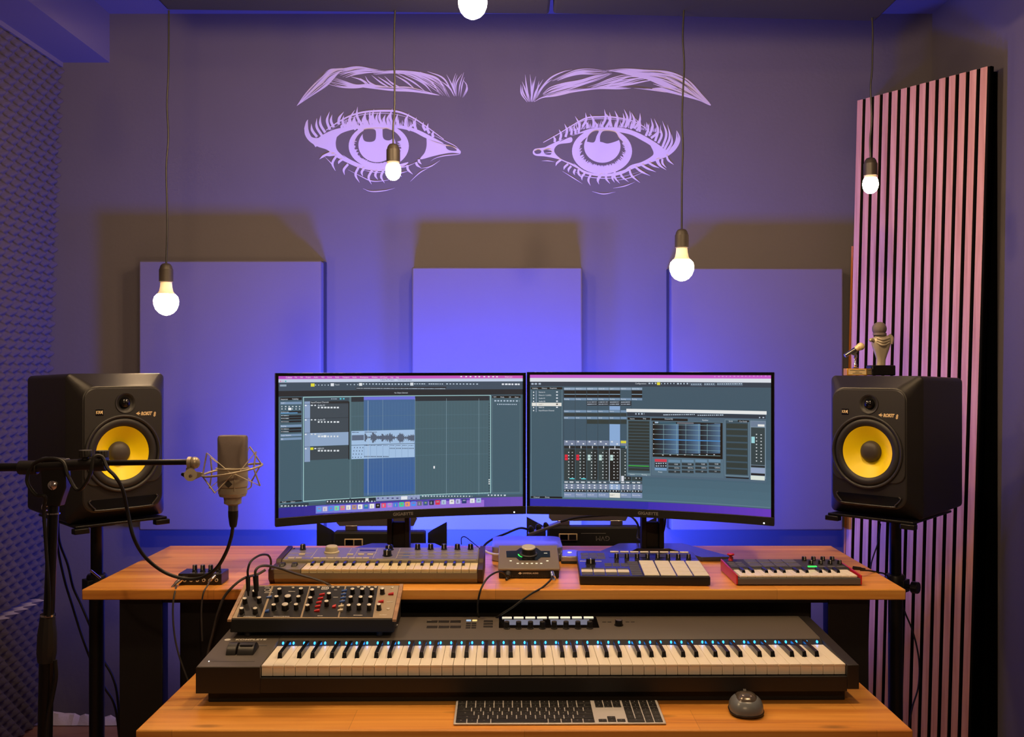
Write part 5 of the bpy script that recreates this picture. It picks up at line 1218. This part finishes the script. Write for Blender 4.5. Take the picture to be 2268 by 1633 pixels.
def pebble(rx, ry, rz, cz, p=2.5):
    b = MB(); vs = []; fs = []; n, m = 36, 16
    for i in range(m+1):
        th = PI*i/m-PI/2
        for k in range(n):
            a = 2*PI*k/n; sg = lambda v, e: math.copysign(abs(v)**e, v); e = 2/p
            x = rx*sg(math.cos(th), e)*sg(math.cos(a), e); y = ry*sg(math.cos(th), e)*sg(math.sin(a), e); z = cz+rz*sg(math.sin(th), 2/2.2)
            x += .004*max(0, y/ry)*(x/rx)+(.003 if x > 0 else 0)*max(0, 1-abs(y)/ry); vs.append((x, y, max(z, .0035)))
    for i in range(m):
        for k in range(n): fs.append((i*n+k, i*n+(k+1) % n, (i+1)*n+(k+1) % n, (i+1)*n+k))
    b.add(vs, fs); return b
pebble(.0325, .041, .0290, .0090).build('side_shell', 'mouse_side', t, angle=60)
pebble(.0250, .0350, .0295, .0120, 2.8).build('top_shell', 'mouse_top', t, angle=60)
pebble(.0340, .0420, .0070, .0060).build('base', 'black_plastic', t, angle=60)
MB().cyl((-.003, .024, .0345), (.003, .024, .0345), .0065).build('scroll_wheel', 'rubber', t)
# ================================================================ microphone on its boom stand
DM = 2.0
sx = W(118, 0, DM).x
t = Thing('microphone_stand', 'black boom microphone stand standing in front of the left loudspeaker', 'microphone stand', (sx-.02, DM, 0))
def lp(px, py, d=DM): return t.L(W(px, py, d))
top = lp(119, 1150); low = lp(104, 1465); foot = Vector((-.006, 0, .12))
MB().cyl(low, lp(118.5, 1120), .0108, .0108, 24).build('upper_pole', 'black_metal', t)
MB().cyl(foot, lp(103, 1460), .0145, .0145, 24).build('lower_pole', 'black_metal', t)
a = lp(106, 1362); c = lp(103, 1466); x, y, z = frame(c-a); M = Matrix((x, y, z)).transposed().to_4x4(); M.translation = a; L_ = (c-a).length
b = MB().lathe([(.0135, 0), (.0150, .003), (.0165, .02), (.0190, L_*.4), (.0195, L_*.8), (.0170, L_)], M, 12); b.build('height_grip', 'rubber', t, angle=20)
MB().lathe([(.0137, -.002), (.0150, -.002), (.0150, .002), (.0137, .002)], M, 28).build('grip_ring', 'chrome', t)
for k in range(3):
    a_ = 2*PI*k/3+.9; MB().cyl((-.006+.012*math.cos(a_), .012*math.sin(a_), .15), (.30*math.cos(a_), .30*math.sin(a_), .012), .008, seg=10).build('leg', 'black_metal', t)
# joint head
b = MB(); P = [(94, 1012), (150, 1016), (152, 1078), (144, 1100), (138, 1120), (105, 1118), (98, 1080)]
q = [lp(*p) for p in P]; b.prism([(p.x, -p.z) for p in q][::1], -.012, .012, Matrix.Rotation(-PI/2, 4, 'X')); b.build('swivel_head', 'black_plastic', t, bevel=.002)
MB().lathe([(.010, 0), (.0095, .004), (.006, .007), (.0005, .008)], TR(lp(124, 1073)+Vector((0, -.012, 0))) @ Matrix.Rotation(PI/2, 4, 'X'), 24, cap=False).build('swivel_screw', 'chrome', t)
b = MB(); b.lathe([(.0112, -.0015), (.0128, -.0015), (.0128, .0015), (.0112, .0015)], TR(lp(118.5, 1137)), 28); b.build('cable_ring', 'chrome', t)
MB().tube([lp(104, 1122), lp(97, 1116), lp(93, 1124), lp(97, 1133), lp(104, 1130)], .0014, 8).build('ring_loop', 'chrome', t)
yb = Vector((0, -.004, 0))
MB().cyl(lp(-260, 1036)+yb, lp(60, 1034)+yb, .0085).build('boom_tail', 'black_metal', t)
MB().cyl(lp(45, 1035)+yb, lp(86, 1035)+yb, .0145).build('boom_sleeve', 'black_plastic', t, bevel=.002)
MB().cyl(lp(80, 1033)+yb, lp(236, 1026)+yb, .0118).build('boom_tube', 'black_plastic', t, bevel=.001)
MB().cyl(lp(209, 1026)+yb, lp(238, 1025)+yb, .0165).build('boom_collar', 'black_plastic', t, bevel=.002)
MB().cyl(lp(236, 1025)+yb, lp(418, 1023)+yb, .0058).build('boom_rod', 'black_metal', t)
for px, py in ((191, 1005), (228, 1006)):
    p = lp(px, py); b = MB(); b.cyl(p+Vector((0, -.004, -.006)), p+Vector((0, -.004, -.018)), .006); n = 14
    pr = []
    for k in range(n*2): r = .0135 if k % 2 else .0122; pr.append((r*math.cos(PI*k/n), r*math.sin(PI*k/n)))
    b.prism(pr, -.006, .008, TR(p+Vector((0, -.004, 0)))); b.build('clamp_knob', 'rubber', t, bevel=.0008)

# shock mount
t = Thing('shock_mount', 'nickel cage shock mount with elastic cords around the microphone', 'shock mount', W(515, 1041, DM))
def sp(px, py, dd=0): return t.L(W(px, py, DM+dd))
b = MB(); b.sphere(sp(432, 1025), .0122, .85, 1, 1); b.cyl(sp(417, 1025), sp(425, 1025), .0125, seg=24); b.cyl(sp(421.5, 1035), sp(421.5, 1047), .0085)
b.cyl(sp(422, 1052, -.012), sp(422, 1052, .012), .0128, seg=28); b.build('swivel_joint', 'satin_nickel', t, angle=50)
MB().lathe([(.004, 0), (.003, .003), (.0005, .0035)], TR(sp(422, 1054, -.012)) @ Matrix.Rotation(PI/2, 4, 'X'), 16, cap=False).build('joint_screw', 'chrome', t)
b = MB(); b.cyl(sp(402, 1050), sp(412, 1052), .003, .006); b.build('joint_stub', 'black_plastic', t)
b = MB(); b.hexa([sp(424, 1065, -.004), sp(452, 1053, -.004), sp(452, 1053, .006), sp(424, 1065, .006)], [sp(426, 1043, -.004), sp(452, 1047, -.004), sp(452, 1047, .006), sp(426, 1043, .006)]); b.build('mount_arm', 'satin_nickel', t, bevel=.001)
R = .0595
def ring(a, rr=R, dz=0): return Vector((rr*math.cos(a), rr*math.sin(a), .0095*math.cos(a)*1.0+.0035*math.sin(a)+dz))
b = MB(); b.tube([ring(2*PI*k/48) for k in range(49)], .0022, 8, smooth=False); b.build('cage_ring', 'satin_nickel', t, angle=60)
for k, (a, ta, tb) in enumerate(((math.radians(205), (458, 1003, -.02), (476, 1092, -.03)), (math.radians(150), (466, 1013, .03), (464, 1082, .03)), (math.radians(330), (567, 1000, -.02), (576, 1076, -.03)), (math.radians(30), (553, 989, .03), (557, 1066, .03)))):
    MB().tube([sp(*ta), ring(a), sp(*tb)], .0017, 8, smooth=False).build('cage_rod', 'satin_nickel', t)
c = [(sp(458, 1003, -.02), sp(513, 1050, -.034)), (sp(476, 1092, -.03), sp(513, 1052, -.034)), (sp(567, 1000, -.02), sp(530, 1045, -.032)), (sp(576, 1076, -.03), sp(520, 1050, -.034)), (sp(466, 1013, .03), sp(500, 1040, .032)), (sp(464, 1082, .03), sp(500, 1050, .032)), (sp(553, 989, .03), sp(532, 1036, .032)), (sp(557, 1066, .03), sp(535, 1045, .032))]
for p, q in c: MB().cyl(p, q, .0009, seg=6).build('elastic_cord', 'cream_plastic', t)
MB().tube([sp(557, 1066, .02), sp(556, 1078, .02), sp(548, 1084, .015), sp(538, 1087, .01)], .0014, 8).build('cage_rod', 'satin_nickel', t)
b = MB(); b.tube([(.0325*math.cos(2*PI*k/32), .0325*math.sin(2*PI*k/32), .004) for k in range(33)], .0016, 8, smooth=False); b.build('inner_ring', 'satin_nickel', t)
MB().cyl(sp(519, 1052, -.033), sp(518.5, 1088, -.028), .0013, seg=8).build('cage_strut', 'satin_nickel', t)

# microphone
t = Thing('microphone', 'grey-nickel studio microphone upright in the shock mount at left', 'microphone', W(515.5, 1105, DM))
zt = W(0, 964, DM).z-W(0, 1105, DM).z; zm = W(0, 1036, DM).z-W(0, 1105, DM).z; z2 = W(0, 1078, DM).z-W(0, 1105, DM).z
b = MB()
def sect(z, w, d, r): return (z, 0, 0, w, d, r)
b.loft([sect(zm, .0300, .0295, .028), sect(lerp(zm, zt, .3), .0298, .026, .024), sect(lerp(zm, zt, .65), .0296, .021, .017), sect(zt-.006, .0294, .016, .010), sect(zt-.001, .0280, .014, .010), sect(zt, .025, .011, .010)], Matrix.Rotation(PI/2, 4, 'X') @ Matrix.Diagonal((1, 1, 1, 1)))
b.v = [Vector((v.x, v.y, abs(v.z))) for v in b.v]; b.build('grille_head', 'mic_grille', t, angle=40)
MB().lathe([(.0290, z2), (.0305, z2+.002), (.0305, zm+.0015), (.029, zm+.0025)], None, 40).build('body', 'satin_nickel', t)
MB().lathe([(.0275, .010), (.0290, .012), (.0290, z2-.0015), (.0265, z2)], None, 40).build('lower_ring', 'satin_nickel', t)
MB().lathe([(.0175, -.002), (.0185, .004), (.0265, .006), (.0275, .010)], None, 40).build('base_cone', 'satin_nickel', t)
MB().lathe([(.0098, -.013), (.0175, -.009), (.0175, -.002)][::1], None, 32).build('socket_ring', 'satin_nickel', t)
MB().prism([(0, .026), (.008, .034), (0, .042), (-.008, .034)], .0302, .0309, Matrix.Rotation(PI/2, 4, 'X')).build('red_badge', 'dust_cap', t, smooth=False)

# ================================================================ cables
def cable(name, label, P, r, m='cable', grp=None, loc=None, ends=None):
    loc = P[0] if loc is None else loc
    t = Thing(name, label, 'cable', loc, group=grp)
    MB().tube([t.L(p) for p in P], r, 8, 8).build('cord', m, t); return t
def Wd(L): return [W(*p) for p in L]
P = Wd([(516, 1165, DM), (512, 1190, DM+.01), (500, 1225, DM+.02), (478, 1260, DM+.04), (445, 1280, DM+.05), (405, 1281, DM+.05), (360, 1265, DM+.04), (320, 1232, DM+.02), (296, 1190, DM), (284, 1140, DM), (272, 1085, DM-.01), (255, 1055, DM-.02), (238, 1037, DM-.02), (226, 1012, DM-.02), (208, 1013, DM-.03), (200, 1050, DM-.035), (182, 1080, DM-.035), (168, 1083, DM-.03), (150, 1052, DM-.03), (138, 1022, DM-.03), (105, 1016, DM-.03), (72, 1030, DM-.03), (60, 1065, DM-.03), (78, 1095, DM-.03), (100, 1100, DM-.03), (97, 1130, DM-.02), (100, 1180, DM-.018), (104, 1240, DM-.016), (108, 1300, DM-.016), (109, 1340, DM-.016), (107, 1366, DM-.018)])
t = cable('microphone_cable', 'thick dark microphone cable drooping from microphone to the stand', P, .0038)
b = MB(); p0 = t.L(W(516.5, 1112, DM)); p1 = t.L(W(516.5, 1131, DM)); b.cyl(p1, p0, .0098, .0098, 28); b.build('plug_collar', 'steel', t)
b = MB(); z0 = t.L(W(516.5, 1131, DM)); b.lathe([(.0060, -.034), (.0075, -.030), (.0100, -.012), (.0102, 0)], TR(z0), 28); b.build('plug_boot', 'black_plastic', t)
MB().tube([t.L(p) for p in Wd([(122, 1462, 1.985), (124, 1500, 1.985), (116, 1545, 1.985), (105, 1600, 1.985), (100, 1700, 1.985)])], .0042, 8).build('lower_cord', 'cable', t)
def jack(t, p, d, r, L, m, name='plug'):
    p = t.L(p); d = Vector(d).normalized(); b = MB(); b.cyl(p, p+d*L, r, r*.85, 18); b.cyl(p+d*L, p+d*(L+.012), r*.6, r*.35, 12); return b.build(name, m, t)
ay = 2.396
P = [W(391, 1297, 2.375), W(389, 1305, 2.355), W(384, 1330, 2.34), W(383, 1365, 2.34), W(387, 1410, 2.34), W(396, 1450, 2.34), W(410, 1490, 2.34), W(425, 1530, 2.34)]
t = cable('audio_cable', 'thin cable hanging over the desk edge from left socket of knob box', P, .0022, 'cable_grey')
jack(t, W(404, 1281, 2.392), (-.5, -.55, -.45), .0062, .022, 'chrome')
P = [W(466, 1283, 2.375), W(460, 1296, 2.35), W(451, 1312, 2.335), W(447, 1335, 2.335), W(446, 1370, 2.335), W(448, 1420, 2.335)]
t = cable('audio_cable', 'thin cable hanging from the rightmost socket of the four-knob box', P, .0020, 'cable_grey')
jack(t, W(476, 1275, 2.392), (-.35, -.7, -.4), .0042, .014, 'chrome')
P = [W(549, 1277, 2.255), W(549, 1262, 2.25), W(556, 1243, 2.26), W(575, 1230, 2.30), W(592, 1229, 2.34), W(599, 1238, 2.365), W(600, 1250, 2.38), W(598, 1262, 2.385)]
t = cable('patch_cable', 'black patch cable arching from synthesizer box, left of the two plugs', P, .0026)
jack(t, W(549, 1276, 2.255), (.02, 0, -1), .0054, .034, 'black_plastic')
P = [W(566, 1277, 2.265), W(566, 1264, 2.26), W(575, 1255, 2.27), W(592, 1253, 2.29), W(620, 1259, 2.33), W(655, 1271, 2.36), W(695, 1282, 2.38), W(722, 1292, 2.385), W(735, 1300, 2.39)]
t = cable('patch_cable', 'dark patch cable running from synthesizer box across the beige synthesizer', P, .0031, 'cable_grey')
jack(t, W(566, 1275, 2.265), (.06, 0, -1), .0066, .036, 'black_plastic')
P = [W(588, 1262, 2.40), W(570, 1272, 2.39), W(540, 1281, 2.36), W(515, 1300, 2.34), W(495, 1325, 2.335), W(482, 1360, 2.335), W(472, 1400, 2.335), W(462, 1440, 2.335), W(455, 1480, 2.335)]
cable('audio_cable', 'grey cable falling over the desk edge beside the beige synthesizer', P, .0033, 'cable_grey')
P = [W(1124, 1278, 2.44), W(1112, 1267, 2.425), W(1098, 1268, 2.40), W(1080, 1280, 2.37), W(1066, 1303, 2.34), W(1059, 1330, 2.335), W(1058, 1352, 2.335), W(1061, 1368, 2.35)]
t = cable('audio_cable', 'dark cable looping from left plug of the audio interface over edge', P, .0024)
jack(t, W(1126, 1270, 2.468), (-.15, -.7, -.35), .0080, .014, 'rubber')
P = [W(1224, 1276, 2.45), W(1218, 1286, 2.40), W(1200, 1302, 2.36), W(1180, 1313, 2.34), W(1158, 1328, 2.335), W(1135, 1345, 2.335), W(1108, 1362, 2.34), W(1095, 1372, 2.35)]
t = cable('audio_cable', 'dark cable slanting from silver right plug of the audio interface', P, .0024)
jack(t, W(1223, 1270, 2.468), (.1, -.8, -.35), .0078, .020, 'chrome')
P = [W(1906, 1263, 2.50), W(1925, 1264, 2.53), W(1945, 1268, 2.56), W(1960, 1272, 2.60), W(1968, 1290, 2.68), W(1970, 1400, 2.75)]
P = [Vector((p.x, p.y, max(p.z, DT+.004))) if p.x < .965 else p for p in P]
t = cable('usb_cable', 'black cable leaving the red-sided keyboard over the desk right edge', P, .0022)
jack(t, W(1890, 1258, 2.49), (1, .1, -.1), .005, .020, 'black_plastic')
for P, lab in (([(128, 1150, 2.76), (132, 1200, 2.78), (150, 1250, 2.8), (162, 1300, 2.8), (180, 1340, 2.8), (205, 1400, 2.8), (222, 1450, 2.8), (250, 1500, 2.8), (262, 1560, 2.8), (268, 1700, 2.8)], 'black speaker cable hanging below left loudspeaker, upper of the two'),
               ([(124, 1150, 2.78), (126, 1200, 2.82), (142, 1280, 2.84), (160, 1340, 2.84), (182, 1410, 2.84), (205, 1470, 2.84), (230, 1520, 2.84), (256, 1570, 2.84), (270, 1690, 2.84)], 'black speaker cable hanging below left loudspeaker, lower of the two')):
    cable('speaker_cable', lab, Wd(P), .0038, grp='cables hanging below the loudspeakers')
cable('speaker_cable', 'thin black cable hanging beside the right speaker stand, bowed to right', Wd([(1990, 1150, 2.9), (1985, 1230, 2.92), (1988, 1300, 2.92), (2002, 1350, 2.92), (2022, 1400, 2.92), (2035, 1460, 2.92), (2034, 1520, 2.92), (2020, 1570, 2.92), (2010, 1640, 2.92)]), .0026, grp='cables hanging below the loudspeakers')
cable('speaker_cable', 'thin black cable slanting down left of the right speaker stand', Wd([(1950, 1160, 2.9), (1945, 1200, 2.93), (1935, 1230, 2.93), (1928, 1260, 2.93), (1925, 1330, 2.93), (1922, 1400, 2.93)]), .0022, grp='cables hanging below the loudspeakers')
# behind the screens
cable('screen_cable', 'black cable arching behind the right screen towards its neck', Wd([(1240, 1156, 3.05), (1275, 1147, 3.05), (1330, 1142, 3.03), (1385, 1141, 3.0), (1405, 1150, 2.98), (1415, 1170, 2.97), (1412, 1192, 2.96), (1425, 1200, 2.93)]), .0034)
cable('screen_cable', 'thin black cable right of the right screen neck', Wd([(1474, 1140, 2.90), (1472, 1165, 2.90), (1466, 1190, 2.90), (1466, 1205, 2.91)]), .0030)
cable('screen_cable', 'black cable running left from power strip to behind the mini computer', Wd([(1170, 1172, 3.02), (1150, 1170, 3.0), (1120, 1182, 2.96), (1095, 1192, 2.93), (1078, 1203, 2.90), (1070, 1212, 2.88)]), .0034)
cable('screen_cable', 'thin wire looping up between mini computer and beige synthesizer', Wd([(1022, 1206, 2.90), (1022, 1192, 2.90), (1030, 1189, 2.90), (1045, 1200, 2.88), (1062, 1214, 2.75)]), .0014)
cable('screen_cable', 'pair of pale cables entering the left side of the audio interface', Wd([(1074, 1220, 2.70), (1084, 1225, 2.66), (1098, 1228, 2.62), (1108, 1228, 2.60)]), .0032, 'white_plastic')
t = Thing('power_strip', 'slim grey power strip with three plugs behind the right screen', 'power strip', W(1205, 1172, 3.03))
M = Matrix.Rotation(math.radians(-13), 4, 'Y')
MB().hexa([M @ Vector(v) for v in ((-.052, -.02, -.010), (.055, -.02, .004), (.055, .02, .004), (-.052, .02, -.010))], [M @ Vector(v) for v in ((-.052, -.02, .0), (.055, -.02, .012), (.055, .02, .012), (-.052, .02, .0))]).build('strip', 'grey_plastic', t, bevel=.002)
for k in range(3): b = MB(); b.lathe([(.009, -.002), (.009, .008), (.004, .016)], M @ TR((-.040+k*.024, 0, .004)), 16); b.build('plug', 'black_plastic', t)
